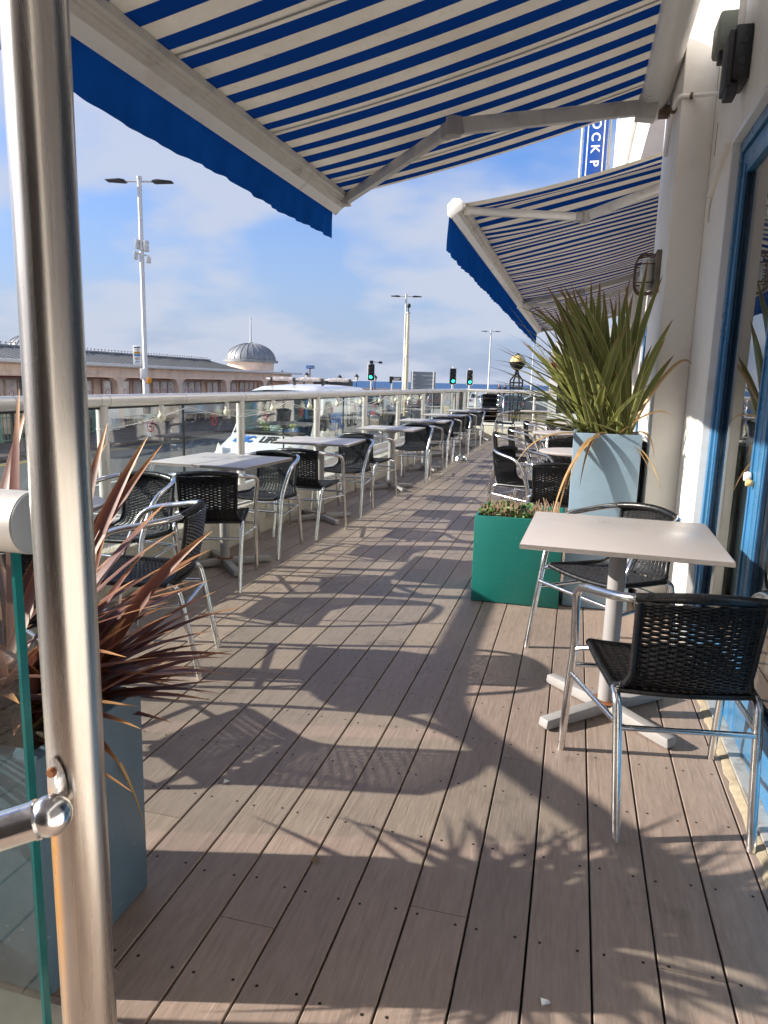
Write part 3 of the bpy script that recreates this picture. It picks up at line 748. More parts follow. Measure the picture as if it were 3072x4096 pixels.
# doors: leaves about .9 m wide
def door(y0, y1, knobs=False, ox=0.):
    X0, X1 = .655 + ox, .712 + ox
    mb = MB(); s_ = .085
    mb.box(X0, X1, y0, y0 + s_, .022, 2.36); mb.box(X0, X1, y1 - s_, y1, .022, 2.36)
    mb.box(X0 + .001, X1 - .001, y0 + s_, y1 - s_, .022, .24); mb.box(X0 + .001, X1 - .001, y0 + s_, y1 - s_, 2.26, 2.36)
    # raised inner bead
    mb.box(X0 - .006, X0 + .002, y0 + s_ - .022, y0 + s_ - .004, .20, 2.30); mb.box(X0 - .006, X0 + .002, y1 - s_ + .004, y1 - s_ + .022, .20, 2.30)
    d = cb(mb, 'folding_door', 'blue_frame', bevel=.003)
    mb = MB(); mb.box(X0 + .004, X0 + .014, y0 + s_, y0 + s_ + .012, .24, 2.26); mb.box(X0 + .004, X0 + .014, y1 - s_ - .012, y1 - s_, .24, 2.26)
    mb.box(X0 + .004, X0 + .014, y0 + s_ + .012, y1 - s_ - .012, .24, .252)
    mb.build('gasket', 'navy', d, smooth=False)
    mb = MB(); mb.box(X0 + .02, X0 + .03, y0 + s_ - .001, y1 - s_ + .001, .239, 2.261); mb.build('door_glass', 'door_glass', d, smooth=False)
    if knobs:
        for (yy, r_, mt) in ((y0 + .055, .020, 'white_paint'), (y0 + .02, .014, 'globe')):
            mb = MB(); mb.lathe([(0, .03), (r_ * .8, .028), (r_, .018), (r_ * .9, .008), (.006, .0)], 16, T=TM(X0, yy, .985 if r_ > .015 else .965, 0, R(-90), 0))
            mb.build('knob', mt, d)
    return d
for (a, b, ox) in BAY:
    mb = MB()
    mb.box(.645 + ox, .72 + ox, b - .062, b - .013, .021, 2.42); mb.box(.645 + ox, .72 + ox, a + .013, a + .062, .021, 2.42); mb.box(.6455 + ox, .7195 + ox, a + .062, b - .062, 2.37, 2.4245)
    cb(mb, 'door_frame', 'blue_frame', bevel=.003)
    mb = MB(); mb.box(.70 + ox, .716 + ox, a + .06, b - .06, 2.358, 2.372); cb(mb, 'frame_shadow_gap', 'navy', smooth=False)
    n = max(1, round((b - a - .13) / .90)); w3 = (b - a - .13) / n
    for i in range(n): door(b - .065 - (i + 1) * w3 + .003, b - .065 - i * w3 - .003, knobs=(i % 2 == 0), ox=ox)
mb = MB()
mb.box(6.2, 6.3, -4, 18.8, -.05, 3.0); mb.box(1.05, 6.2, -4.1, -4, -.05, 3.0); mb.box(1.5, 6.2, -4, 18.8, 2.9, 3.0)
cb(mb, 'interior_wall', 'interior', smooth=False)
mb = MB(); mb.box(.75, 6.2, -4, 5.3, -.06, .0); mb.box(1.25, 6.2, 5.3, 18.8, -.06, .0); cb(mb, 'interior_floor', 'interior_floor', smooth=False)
mb = MB(); mb.box(.62, 9, -4.1, -4.0, ST, 8.8); cb(mb, 'end_wall', 'white_wall', smooth=False)

mb = MB(); mb.box(-3.6, .60, -2.6, -2.45, ST, 3.9); cb(mb, 'unseen_reflection_wall', mat('brown_reflection_panel', (.075, .06, .05), .6, 0, .3, 3), smooth=False)  # added unseen wall, gives the steel pole a dark band to reflect
# wall boxes and conduit high by the first awning
J = thing('junction_box', 'black junction box with two round knockouts beside the first awning', 'junction box', (.60, 3.62, 2.61))
mb = MB(); mb.box(-.060, .008, -.02, .16, .0, .215); mb.build('box_body', 'black', J, bevel=.007)
for z in (.07, .15):
    mb = MB(); mb.tube([(-.028, -.0195, z), (-.028, -.0225, z)], .015, 20); mb.build('knockout', 'dark_trim', J)
mb = MB(); mb.box(-.082, -.0605, -.01, .15, -.02, .20); mb.box(-.075, -.03, .0, .10, -.055, -.001); mb.build('box_lid', 'dark_trim', J, bevel=.005)
J2 = thing('floodlight', 'grey green floodlight high on the wall by the black junction box', 'light', (.56, 4.0, 2.94))
mb = MB(); mb.box(-.05, .048, -.10, .10, -.07, .08); mb.build('light_body', mat('grey_green_case', (.19, .21, .17), .5, 0, .1, 8), J2, bevel=.018)
mb = MB(); mb.box(-.03, .02, -.04, .04, -.11, -.065); mb.build('light_bracket', 'black', J2, bevel=.005)
J3 = thing('conduit', 'painted cable conduit running down from the black junction box', 'conduit', (.59, 4.5, 2.8))
pts = spline([(.585, 3.78, 2.66), (.585, 4.05, 2.72), (.575, 4.30, 2.80), (.50, 4.475, 2.86), (.418, 4.50, 2.865), (.412, 4.69, 2.86), (.416, 4.88, 2.80), (.418, 5.0, 2.71)], 7)
mb = MB(); mb.tube([Vector(p) - Vector((.59, 4.5, 2.8)) for p in pts], .011, 10); mb.build('pipe', 'white_wall', J3)
mb = MB(); mb.tube([(-.02, -.80, .03), (-.02, -.80, .35), (-.02, -.80, .9)], .015, 10); mb.build('riser_pipe', 'white_wall', J3)
for i in (22, 34):
    mb = MB(); mb.tube([Vector(pts[i]) - Vector((.59, 4.5, 2.8)), Vector(pts[i + 1]) - Vector((.59, 4.5, 2.8))], .017, 10); mb.build('pipe_clip', 'rusty_iron', J3)
# caged bulkhead lamp on the first pillar
K = thing('bulkhead_lamp', 'rusty caged lamp on a wooden block on the first pillar', 'lamp', (.434, 4.93, 2.0))
mb = MB(); mb.box(-.03, 0, -.12, .12, -.12, .13); mb.build('back_block', mat('weathered_block', (.22, .19, .15), .85, 0, .4, 10), K, bevel=.004)
mb = MB(); mb.lathe([(0, .105), (.03, .09), (.042, .05), (.042, -.05), (.03, -.09), (0, -.105)], 18, T=TM(-.068, 0, 0)); mb.build('lamp_glass', 'lampglass', K)
mb = MB()
for a in (-.06, 0, .06):
    mb.tube(spline([(-.03, a, .11), (-.10, a, .115), (-.135, a, .08), (-.14, a, 0), (-.135, a, -.08), (-.10, a, -.115), (-.03, a, -.11)], 5), .0045, 6)
for z in (-.055, .055):
    mb.tube(spline([(-.03, -.075, z), (-.12, -.07, z), (-.138, 0, z), (-.12, .07, z), (-.03, .075, z)], 5), .0045, 6)
mb.build('cage', 'rusty_iron', K)

# ================================================================= AWNINGS
def awning(label, Y0, Y1, xw, zw, xf, zf0, zf1, elbows, vh=.25, wob=1., caps=(1, 1), seed=1, pitch=.2, wav=.006):
    random.seed(seed)
    yc = (Y0 + Y1) / 2
    A = thing('awning', label, 'awning', (xw, Y0, 0), 0, 'striped awnings along the cafe front')
    T = Matrix.Translation((-xw, -Y0, 0))
    zf = lambda y: zf0 + (zf1 - zf0) * (y - Y0) / (Y1 - Y0)
    # cloth
    NX, NY = 26, int((Y1 - Y0) / .055)
    vs = []; fr = []; fs = []
    def pt(i, y):
        s = i / NX
        x = xw + (xf - xw) * s; z = zw + (zf(y) - zw) * s - .03 * 4 * s * (1 - s) + wav * math.sin(y * 2.7 + 2.2 * math.sin(y * .9)) * 4 * s * (1 - s) + wav * .4 * math.sin(y * 6.1 + s * 2) * s
        z += .006 * wob * math.sin(y * 14.1 + s * 3) * s + .004 * wob * math.sin(y * 37 + s * 5) * s * (1 - s)
        return (x, y, z)
    for j in range(NY + 1):
        y = Y0 + (Y1 - Y0) * j / NY
        for i in range(NX + 1): vs.append(pt(i, y)); fr.append(max(0, (i / NX - .93) / .07) * .8)
    for j in range(NY):
        for i in range(NX): a = j * (NX + 1) + i; fs.append((a, a + 1, a + NX + 2, a + NX + 1))
    mb = MB(); mb.add(vs, fs); c = mb.build('cloth', 'stripe', A, T=T)
    # local frame: keep stripes in the cloth's own coordinates
    at = c.data.attributes.new('front', 'FLOAT', 'POINT'); at.data.foreach_set('value', fr)
    st_ = c.data.attributes.new('stripe', 'FLOAT', 'POINT'); st_.data.foreach_set('value', [(v[1] - Y0) / pitch + 10 for v in vs])
    y = Y0 + .0 + pitch * 2.25
    while y < Y1 - .05:
        mb = MB()
        q = [Vector(pt(i, y)) - Vector((0, 0, .004)) for i in range(NX + 1)]
        for a, b in zip(q[:-1], q[1:]): mb.add([a + Vector((0, -.009, 0)), a + Vector((0, .009, 0)), b + Vector((0, .009, 0)), b + Vector((0, -.009, 0))], [(0, 1, 2, 3)])
        y += pitch * 5
        mb.build('cloth_seam', 'seam', c)
    # cassette on the wall
    pr = [(xw - .015, zw - .075), (xw + .02, zw - .095), (xw + .11, zw - .085), (xw + .155, zw - .04), (xw + .16, zw + .05), (xw + .10, zw + .09), (xw + .02, zw + .09), (xw - .02, zw + .02)]
    mb = MB(); mb.prism(pr, Y0 - .02, Y1 + .02); mb.build('cassette', 'white_paint' if seed == 1 else 'arm', A, T=T, bevel=.012)
    for y in (Y0 + .4, yc, Y1 - .15):
        mb = MB(); mb.box(xw + .10, .609 if xw > .3 and xw < .9 else 1.09 if xw > .9 else .43, y - .04, y + .04, zw - .12, zw - .06)
        mb.build('wall_bracket', 'rusty_iron' if seed == 1 else 'arm', A, T=T, bevel=.004)
    # front bar: grooved profile following zf
    def along(prof, name, m_, par=A):
        mb = MB(); n = len(prof); vs = []; fs = []
        for y in (Y0, Y1):
            for (x, z) in prof: vs.append((x, y, z + zf(y)))
        fs = [tuple(range(n)), tuple(range(2 * n - 1, n - 1, -1))] + [(i, n + i, n + (i + 1) % n, (i + 1) % n) for i in range(n)]
        mb.add(vs, fs); return mb.build(name, m_, par, T=T if par is A else None, smooth=False)
    bar = along([(xf + .055, .005), (xf + .055, -.028), (xf + .035, -.034), (xf + .033, -.044), (xf + .020, -.047), (xf + .018, -.058), (xf - .012, -.075), (xf - .012, .02), (xf + .03, .022)], 'front_bar', 'barcream')
    along([(xf - .0125, .018), (xf - .0125, -.0745), (xf - .060, -.118), (xf - .088, -.095), (xf - .088, -.02), (xf - .05, .03)], 'front_profile', 'white_paint')
    # valance: scalloped wavy blue strip
    NYv = int((Y1 - Y0) / .018); vs = []; fs = []
    ph = [random.uniform(0, 6) for _ in range(6)]
    for j in range(NYv + 1):
        y = Y0 + (Y1 - Y0) * j / NYv
        am = wob * (.003 + .006 * abs(math.sin(y * .9 + ph[0])))
        for i in range(8):
            s = i / 7
            dx = am * s ** .7 * (math.sin(y * 21 + s * 2.5 + ph[1] + 1.5 * math.sin(y * 5)) + .55 * math.sin(y * 47 + s * 1.5 + ph[2] + math.sin(y * 9))) - .015 * s
            dz = -.008 * s * math.sin(y * 4.3 + ph[3])
            vs.append((xf - .082 + dx, y + .02 * s * math.sin(y * 5), zf(y) - .10 - vh * s + dz))
    for j in range(NYv):
        for i in range(7): a = j * 8 + i; fs.append((a, a + 1, a + 9, a + 8))
    mb = MB(); mb.add(vs, fs); mb.build('valance', 'valance', A, T=T)
    # end caps
    for k, y in enumerate((Y0 - .012, Y1)):
        if not caps[k]: continue
        pr = [(xf + .04, .01), (xf + .035, -.05), (xf - .02, -.085), (xf - .06, -.125), (xf - .095, -.10), (xf - .10, -.01), (xf - .05, .045), (xf + .01, .04)]
        mb = MB(); mb.prism([(a, b + zf(y)) for a, b in pr], y, y + .012); e_ = mb.build('end_cap', 'white_paint', A, T=T, bevel=.003)
    # folding arms
    for (ys, yf, ex, ey, ez) in elbows:
        S_ = Vector((xw + .01, ys, zw - .10)); E_ = Vector((ex, ey, ez)); F_ = Vector((xf + .05, yf, zf(yf) - .035))
        mb = MB(); mb.bar(S_, E_, .055, .085); mb.bar(S_ - Vector((0, 0, .075)), S_ + Vector((.02, 0, .06)), .10, .12)
        a1 = mb.build('upper_arm', 'arm', A, T=T, bevel=.008)
        mb = MB(); mb.bar(E_, F_, .045, .070); mb.build('forearm', 'arm', A, T=T, bevel=.008)
        mb = MB(); mb.tube([E_ + Vector((0, 0, .050)), E_ - Vector((0, 0, .050))], .044, 20)
        d_ = (F_ - E_).normalized(); mb.bar(E_, E_ + d_ * .09, .056, .080); d_ = (S_ - E_).normalized(); mb.bar(E_, E_ + d_ * .05, .060, .092)
        mb.build('elbow_joint', 'grey_paint', A, T=T, bevel=.004)
        mb = MB(); mb.box(F_.x - .02, F_.x + .03, F_.y - .03, F_.y + .03, F_.z - .045, F_.z + .04); mb.build('arm_bracket', 'barcream', A, T=T, bevel=.004)
    return A
awning('blue and cream striped awning nearest the camera across the top', -1.53, 5.31, .268, 3.105, -1.765, 2.555, 2.625, [(5.03, 5.23, -.79, 4.34, 2.735), (-1.3, -1.35, -.79, -.45, 2.68)], vh=.19, wob=1.0, seed=1)
awning('half retracted striped awning behind the big flax plant', 6.62, 14.08, .95, 3.335, -1.13, 2.86, 2.85, [(7.35, 6.74, -.06, 7.30, 2.86), (13.4, 13.9, -.06, 13.15, 2.90)], vh=.30, seed=4, pitch=.25, wav=.03)
awning('farthest striped awning past the second one', 14.22, 21.2, .95, 3.335, -1.15, 2.85, 2.85, [(15.1, 14.4, -.06, 15.2, 2.89), (20.4, 21.0, -.06, 20.2, 2.89)], vh=.30, seed=9, pitch=.25, wav=.03)

# ================================================================= SIGN on the wall above
S = thing('projecting_sign', 'tall blue hanging sign lettered ROCK down its face', 'sign', (.0, 19.4, 7.2))
mb = MB(); mb.box(-.29, .26, -.06, .06, -1.6, 1.75); mb.build('sign_board', 'sign_blue', S, bevel=.01)
mb = MB()
for x in (-.215, .165): mb.box(x, x + .028, -.066, -.0605, -1.5, 1.65)
mb.build('border_line', 'white', S, smooth=False)
for ch, z in zip('ROCKP', (.65, .36, .07, -.20, -.53)):
    text('letter', ch, .285, 'white', S, Matrix.Translation((-.02, -.063, z)) @ Matrix(((0, 1, 0, 0), (0, 0, -1, 0), (-1, 0, 0, 0), (0, 0, 0, 1))), depth=.002, bold=.006)
mb = MB()
for x in (-.345, .32): mb.tube([(x, -.02, -1.6), (x, -.02, 1.75)], .022, 8)
for k in range(14):
    for x, s in ((-.345, 1), (.32, -1)):
        z = -1.5 + k * .24; mb.tube([(x, -.02, z), (x + .06 * s, -.03, z + .05), (x, -.02, z + .1)], .005, 5)
mb.build('light_rope', 'lamp_cream', S)
mb = MB(); mb.box(.26, .44, -.03, .03, -1.2, -1.12); mb.box(.26, .44, -.03, .03, 1.2, 1.28); mb.build('sign_bracket', 'rusty_iron', S, smooth=False)

# ================================================================= FURNITURE
def wrap_tube(mb, pts, r, pitch=.0052, n=10):
    """tube with the ridges of strand wound round it"""
    P_ = [Vector(p) for p in pts]; ln = sum((b - a).length for a, b in zip(P_[:-1], P_[1:])); k = max(4, int(ln / pitch)) * 2
    out = []; seg = [(b - a).length for a, b in zip(P_[:-1], P_[1:])]
    for i in range(k + 1):
        d = ln * i / k; j = 0
        while j < len(seg) - 1 and d > seg[j]: d -= seg[j]; j += 1
        out.append(P_[j].lerp(P_[j + 1], min(1, d / max(seg[j], 1e-9))))
    mb.tube(out, [r if i % 2 else r - .0016 for i in range(k + 1)], n)
def weave(mb, S, nrow, nrib, amp=.0034, rs=.0035, rr=.0036, rib_from=0, rib_to=1, seed=0):
    """strands along u weaving over the ribs along v; S(u,v)"""
    rnd = random.Random(seed)
    for k in range(nrib):
        u = (k + .5) / nrib
        pts = [S(u, j / 24)[0] for j in range(25)]
        mb.tube(pts, rr, 5, cap=False)
    for j in range(nrow):
        v = (j + .5) / nrow; pts = []; ns = nrib * 2
        ph = 0 if j % 2 else math.pi; jit = rnd.uniform(-.12, .12) / nrow
        for i in range(ns + 1):
            u = i / ns
            p, n_ = S(u, min(1, max(0, v + jit * math.sin(u * 5 + j))))
            pts.append(p + n_ * amp * math.cos(math.pi * u * nrib + ph))
        mb.tube(pts, rs, 4, cap=False)
def make_chair(loc, rz, label, group):
    t = thing('bistro_chair', label, 'chair', loc, rz, group)
    # local: +y is the way the chair faces
    prof = spline([(.205, .440, 0), (.10, .430, 0), (-.02, .422, 0), (-.115, .424, 0), (-.160, .445, 0), (-.183, .50, 0), (-.196, .58, 0), (-.208, .66, 0), (-.214, .712, 0)], 6)
    prof = [Vector((0, p.x, p.y)) for p in prof]
    L_ = len(prof) - 1
    def P(v):
        f = v * L_; i = min(L_ - 1, int(f)); return prof[i].lerp(prof[i + 1], f - i)
    vb = .52
    def hw(v):
        if v < .40: return .205 - .012 * v / .4
        if v < .60: return .193 - .028 * (v - .4) / .2
        return .165 + .010 * (v - .6) / .4
    def Sfull(u, v):
        p = P(v); q = P(min(1, v + .01)); t_ = (q - P(max(0, v - .01))).normalized()
        n_ = Vector((0, -t_.z, t_.y)); x = (u * 2 - 1) * hw(v)
        curve = (.022 * (1 - (2 * u - 1) ** 2)) * (1 if v > .6 else (v - .35) / .25 if v > .35 else 0)
        sag = .012 * (1 - (2 * u - 1) ** 2) * (1 if v < .4 else 0)
        return Vector((x, p.y - curve, p.z - sag)), n_
    mb = MB(); weave(mb, lambda u, v: Sfull(u, v * vb), 54, 14, rs=.0040, seed=1)
    wrap_tube(mb, [Sfull(u / 10, 0)[0] + Vector((0, .004, -.004)) for u in range(11)], .013)
    mb2 = MB()
    for s in (0, 1):
        e = Vector(((s * 2 - 1) * .004, 0, 0))
        wrap_tube(mb, [Sfull(s, i / 30)[0] + e for i in range(0, 16)], .0115)
        rr = (s * 2 - 1)
        # seat side rolls run on past the backrest to the rear corners
        wrap_tube(mb, [Vector((rr * .209, .205, .438)), Vector((rr * .207, .05, .428)), Vector((rr * .203, -.10, .424)), Vector((rr * .199, -.150, .420))], .0125)
    wrap_tube(mb, [Vector((-.195, -.150, .422)), Vector((-.1, -.168, .424)), Vector((0, -.175, .424)), Vector((.1, -.168, .424)), Vector((.195, -.150, .422))], .010)
    mb.build('seat', 'wicker', t, angle=80)
    mb = MB(); weave(mb, lambda u, v: Sfull(u, vb + v * (1 - vb)), 38, 14, rs=.0039, seed=2)
    for s in (0, 1):
        wrap_tube(mb, [Sfull(s, .50 + i / 40)[0] for i in range(0, 21)], .0105)
    mb.build('backrest', 'wicker', t, angle=80)
    arc = []
    for i in range(13):
        x = -.178 + .356 * i / 12; k = 1 - (x / .178) ** 2
        arc.append(Vector((x, -.192 - .034 * k, .716 + .016 * k)))
    mb = MB(); wrap_tube(mb, arc, .0165, n=12); mb.build('top_roll', 'wicker', t, angle=80)
    for s in (-1, 1):
        pts = spline([(s * .265, .268, 0), (s * .262, .232, .25), (s * .258, .208, .40), (s * .262, .192, .475), (s * .276, .140, .60), (s * .279, .105, .645), (s * .272, .05, .672), (s * .250, -.05, .690), (s * .222, -.135, .705), (s * .19, -.183, .714), (s * .172, -.195, .717)], 6)
        mb = MB(); mb.tube(pts, .0138, 14); mb.build('arm_leg', 'alu', t)
        pts = spline([(s * .199, -.135, .421), (s * .201, -.168, .405), (s * .199, -.188, .36), (s * .194, -.225, .18), (s * .19, -.262, 0)], 6)
        mb = MB(); mb.tube(pts, .0138, 14); mb.build('leg', 'alu', t)
        mb = MB(); mb.tube([(s * .262, .225, .315), (s * .198, -.195, .335)], .0085, 10); mb.build('side_stretcher', 'alu', t)
        mb = MB(); mb.tube([(s * .258, .205, .41), (s * .212, .170, .428)], .010, 8); mb.build('seat_bracket', 'alu', t)
    mb = MB(); mb.tube([(-.197, -.198, .325), (.197, -.198, .325)], .009, 10); mb.build('rear_stretcher', 'alu', t)
    mb = MB(); mb.tube([(-.262, .222, .345), (.262, .222, .345)], .009, 10); mb.build('front_stretcher', 'alu', t)
    return t
GL = 'black wicker chairs along the glass balustrade'
GR = 'black wicker chairs on the building side'
ch0 = make_chair((.342, 2.288, 0), R(10.2), 'black wicker chair with its back to us, biggest at lower right', GR)
def ch(x, y, deg, label, group, z=0, tilt=0):
    return dup(ch0, (x, y, z), R(deg), label, group, tilt=R(tilt))
ch(.22, 3.49, 132, 'black wicker chair behind the near square table, in front of the tall blue planter', GR)

def make_table(kind, loc, rz, label, group, foot=R(45)):
    t = thing('cafe_table', label, 'table', loc, rz, group)
    mb = MB()
    if kind == 'sq': mb.box(-.35, .35, -.35, .35, .728, .748)
    else: mb.lathe([(0, .728), (.345, .728), (.350, .732), (.350, .744), (.346, .748), (0, .748)], 48)
    top = mb.build('tabletop', 'table_top', t, bevel=.003)
    mb = MB()
    if kind == 'sq':
        for a, b, c, d in ((-.351, .351, -.3512, -.3505), (-.351, .351, .3505, .3512)): mb.box(a, b, c, d, .7305, .7455)
        for a, b, c, d in ((-.3512, -.3505, -.35, .35), (.3505, .3512, -.35, .35)): mb.box(a, b, c, d, .7305, .7455)
    else: mb.lathe([(.3508, .733), (.3508, .744)], 48)
    mb.build('edge_band', 'table_edge', top, smooth=False)
    mb = MB(); mb.tube([(0, 0, .045), (0, 0, .70)], .033, 24); mb.build('column', 'grey_paint', t)
    mb = MB(); mb.lathe([(.035, .668), (.06, .69), (.16, .715), (.165, .7275), (0, .7275)], 28); mb.build('top_plate', 'grey_paint', t)
    for k in range(4):
        a = foot + k * math.pi / 2; T = Matrix.Rotation(a, 4, 'Z')
        mb = MB(); pr = [(.03, .012), (.30, .006), (.325, .006), (.33, .014), (.325, .044), (.03, .058)]
        mb.prism(pr, -.024, .024, T=T); mb.build('foot', 'grey_paint', t, bevel=.006)
    mb = MB(); mb.tube([(0, 0, .052), (0, 0, .062)], .040, 20); mb.lathe([(.028, .0605), (.052, .0600), (.060, .0588)], 14)
    mb.build('rust_collar', 'rust', t)
    return t
TG = 'square cafe tables along the balustrade'; TGR = 'round cafe tables'
tb0 = make_table('sq', (.20, 2.86, 0), R(-1.5), 'square greige cafe table at the right, in front of the green planter', TG)
def tb(x, y, deg, label): return dup(tb0, (x, y, 0), R(deg), label, TG)
tb(-2.30, 4.42, -3, 'nearest square table by the balustrade, beyond the red flax')
tb(-2.27, 6.28, 4, 'second square table along the balustrade, in front of the van bonnet')
tb(-2.16, 8.50, 0, 'third square table along the balustrade, near the van tail')
tb(-2.17, 10.55, 2, 'fourth square table along the balustrade')
tb(-2.25, 12.70, -4, 'fifth square table along the balustrade, behind the steel dog bowl')
tb(-2.26, 14.95, 3, 'sixth square table along the balustrade')
tb(-2.15, 17.0, 0, 'last square table, in the far corner of the balustrade')
rt0 = make_table('rd', (-2.27, 2.50, 0), 0, 'round table half hidden behind the steel pole and red flax', TGR)
def rt(x, y, label): return dup(rt0, (x, y, 0), .3, label, TGR)
rt(.06, 6.45, 'round table just behind the tall blue planter')
rt(-.15, 9.0, 'second round table beyond the tall blue planter')
rt(.02, 11.6, 'third round table on the building side')
rt(-.85, 16.3, 'round table standing near the far rail')

# chairs along the balustrade
ch(-2.40, 3.44, 176, 'black wicker chair between the round table and the nearest square table, facing us', GL)
ch(-2.0, 1.93, 66, 'black wicker chair at the near side of the round table, behind the steel pole', GL)
ch(-1.81, 2.76, 106, 'black wicker chair behind the red flax leaves, facing the railing', GL)
ch(-2.19, 4.04, 22, 'black wicker chair with its back to us at the nearest square table', GL)
ch(-2.26, 4.99, 175, 'black wicker chair facing us across the nearest square table', GL)
ch(-2.17, 5.66, -1, 'black wicker chair with its back to us at the second square table', GL)
ch(-2.17, 6.76, 175, 'black wicker chair facing us across the second square table', GL)
ch(-2.24, 7.69, -10, 'black wicker chair with its back to us at the third square table', GL)
ch(-2.08, 9.36, 176, 'black wicker chair facing us across the third square table', GL)
ch(-2.10, 9.95, -6, 'black wicker chair with its back to us at the fourth square table', GL)
ch(-2.12, 11.20, 174, 'black wicker chair facing us across the fourth square table', GL)
ch(-2.14, 12.02, 4, 'black wicker chair with its back to us at the fifth square table', GL)
ch(-2.16, 13.35, 186, 'black wicker chair facing us across the fifth square table', GL)
ch(-2.2, 14.3, 0, 'black wicker chair with its back to us at the sixth square table', GL)
ch(-2.16, 15.6, 172, 'black wicker chair facing us across the sixth square table', GL)
ch(-1.55, 16.75, 88, 'black wicker chair turned sideways to the last square table', GL)
# right-hand group
ch(-.09, 5.62, -4, 'black wicker chair with its back to us behind the green planter', GR)
ch(-.42, 6.5, -118, 'black wicker chair with a rounded back, left of the nearest right round table', GR)
ch(-.70, 8.62, -88, 'black wicker chair seen side on in the walkway, facing the doors', GR)
ch(-.62, 9.75, -96, 'black wicker chair behind the side-on one, facing the doors', GR)
ch(-.10, 8.28, 2, 'black wicker chair with its back to us at the second round table', GR)
ch(-.05, 9.85, 170, 'black wicker chair beyond the second round table', GR)
ch(-.55, 11.6, -95, 'black wicker chair left of the third round table', GR)
ch(.0, 10.9, 0, 'black wicker chair with its back to us at the third round table', GR)
ch(-.25, 12.6, 200, 'black wicker chair beyond the third round table', GR)
for i in range(4):
    ch(-1.98, 17.35 + .012 * i, 196, ['lowest', 'second', 'third', 'topmost'][i] + ' black wicker chair of the stack in the far corner', 'stacked black wicker chairs', z=.11 * i)
t = thing('dog_bowl', 'small steel dog bowl on the deck by the fifth table', 'bowl', (-1.86, 12.2, 0))
mb = MB(); mb.lathe([(0, .004), (.10, .004), (.115, .012), (.095, .065), (.112, .070), (.112, .066), (.09, .058), (.075, .012), (0, .010)], 24); mb.build('bowl_shell', 'steel_bowl', t)
mb = MB(); mb.lathe([(.10, .001), (.113, .001), (.113, .010), (.10, .010)], 24); mb.build('rubber_ring', 'rubber', t)
# litter on the deck
for (x, y, lb) in ((-1.02, 1.93, 'small pale scrap of litter lying on the deck at left'), (.02, 1.36, 'tiny pale crumb on the deck near the bottom of the picture')):
    mb = MB(); mb.add([(0, 0, .002), (.018, .004, .009), (.014, .018, .003), (-.004, .012, .010)], [(0, 1, 2), (0, 2, 3)])
    o = mb.build('litter', 'white', None, smooth=False); o.location = (x, y, 0); tag(o, lb, 'litter')
random.seed(2)
mb = MB()
for k in range(9):
    a = k * .7; mb.add([(0, 0, .003), (.015 * math.cos(a), .015 * math.sin(a), .006), (.012 * math.cos(a + .4), .012 * math.sin(a + .4), .002)], [(0, 1, 2)])
o = mb.build('dead_leaf', 'flax_dead', None, smooth=False); o.location = (-.60, 1.66, 0); tag(o, 'small brown dead leaf lying in the shade on the deck', 'leaf')

# ================================================================= PLANTERS
def planter(name, label, x0, x1, y0, y1, h, m_, taper=.0, wall=.022, depth=.05):
    t = thing(name, label, 'planter', ((x0 + x1) / 2, (y0 + y1) / 2, 0)); w_, d_ = (x1 - x0) / 2, (y1 - y0) / 2
    mb = MB(); b = 1 - taper; i = wall
    vs = [(-w_ * b, -d_ * b, .004), (w_ * b, -d_ * b, .004), (w_ * b, d_ * b, .004), (-w_ * b, d_ * b, .004), (-w_, -d_, h), (w_, -d_, h), (w_, d_, h), (-w_, d_, h),
          (-w_ + i, -d_ + i, h), (w_ - i, -d_ + i, h), (w_ - i, d_ - i, h), (-w_ + i, d_ - i, h), (-w_ + i, -d_ + i, h - depth), (w_ - i, -d_ + i, h - depth), (w_ - i, d_ - i, h - depth), (-w_ + i, d_ - i, h - depth)]
    fs = [(0, 3, 2, 1)] + [(k, (k + 1) % 4, 4 + (k + 1) % 4, 4 + k) for k in range(4)] + [(4 + k, 4 + (k + 1) % 4, 8 + (k + 1) % 4, 8 + k) for k in range(4)] + [(8 + k, 8 + (k + 1) % 4, 12 + (k + 1) % 4, 12 + k) for k in range(4)]
    mb.add(vs, fs); mb.build('planter_box', m_, t, bevel=.005)
    mb = MB(); n = 12; vs = []; fs = []
    for a in range(n + 1):
        for c in range(n + 1):
            e = a in (0, n) or c in (0, n)
            vs.append((-w_ + i + .0005 + (2 * w_ - 2 * i - .001) * a / n, -d_ + i + .0005 + (2 * d_ - 2 * i - .001) * c / n, h - depth + .004 + (0 if e else random.uniform(0, .02))))
    for a in range(n):
        for c in range(n): q = a * (n + 1) + c; fs.append((q, q + n + 1, q + n + 2, q + 1))
    mb.add(vs, fs); mb.build('soil', 'soil', t)
    return t
random.seed(8)
planter('tall_planter', 'tall pale blue planter box beside the white pillar', -.005, .372, 4.27, 4.62, 1.04, 'blue_planter', .02)
planter('black_planter', 'black planter box tucked behind the tall blue one', .10, .425, 4.64, 4.98, .98, 'black')
GP = planter('green_planter', 'low sea green planter box with clipped plants', -.54, -.022, 4.195, 4.70, .53, 'green_planter', .0, depth=.06)
planter('slate_planter', 'slate blue planter box at left behind the steel pole', -1.56, -.98, 1.085, 1.44, .545, 'slate_planter', .0, wall=.035, depth=.035)

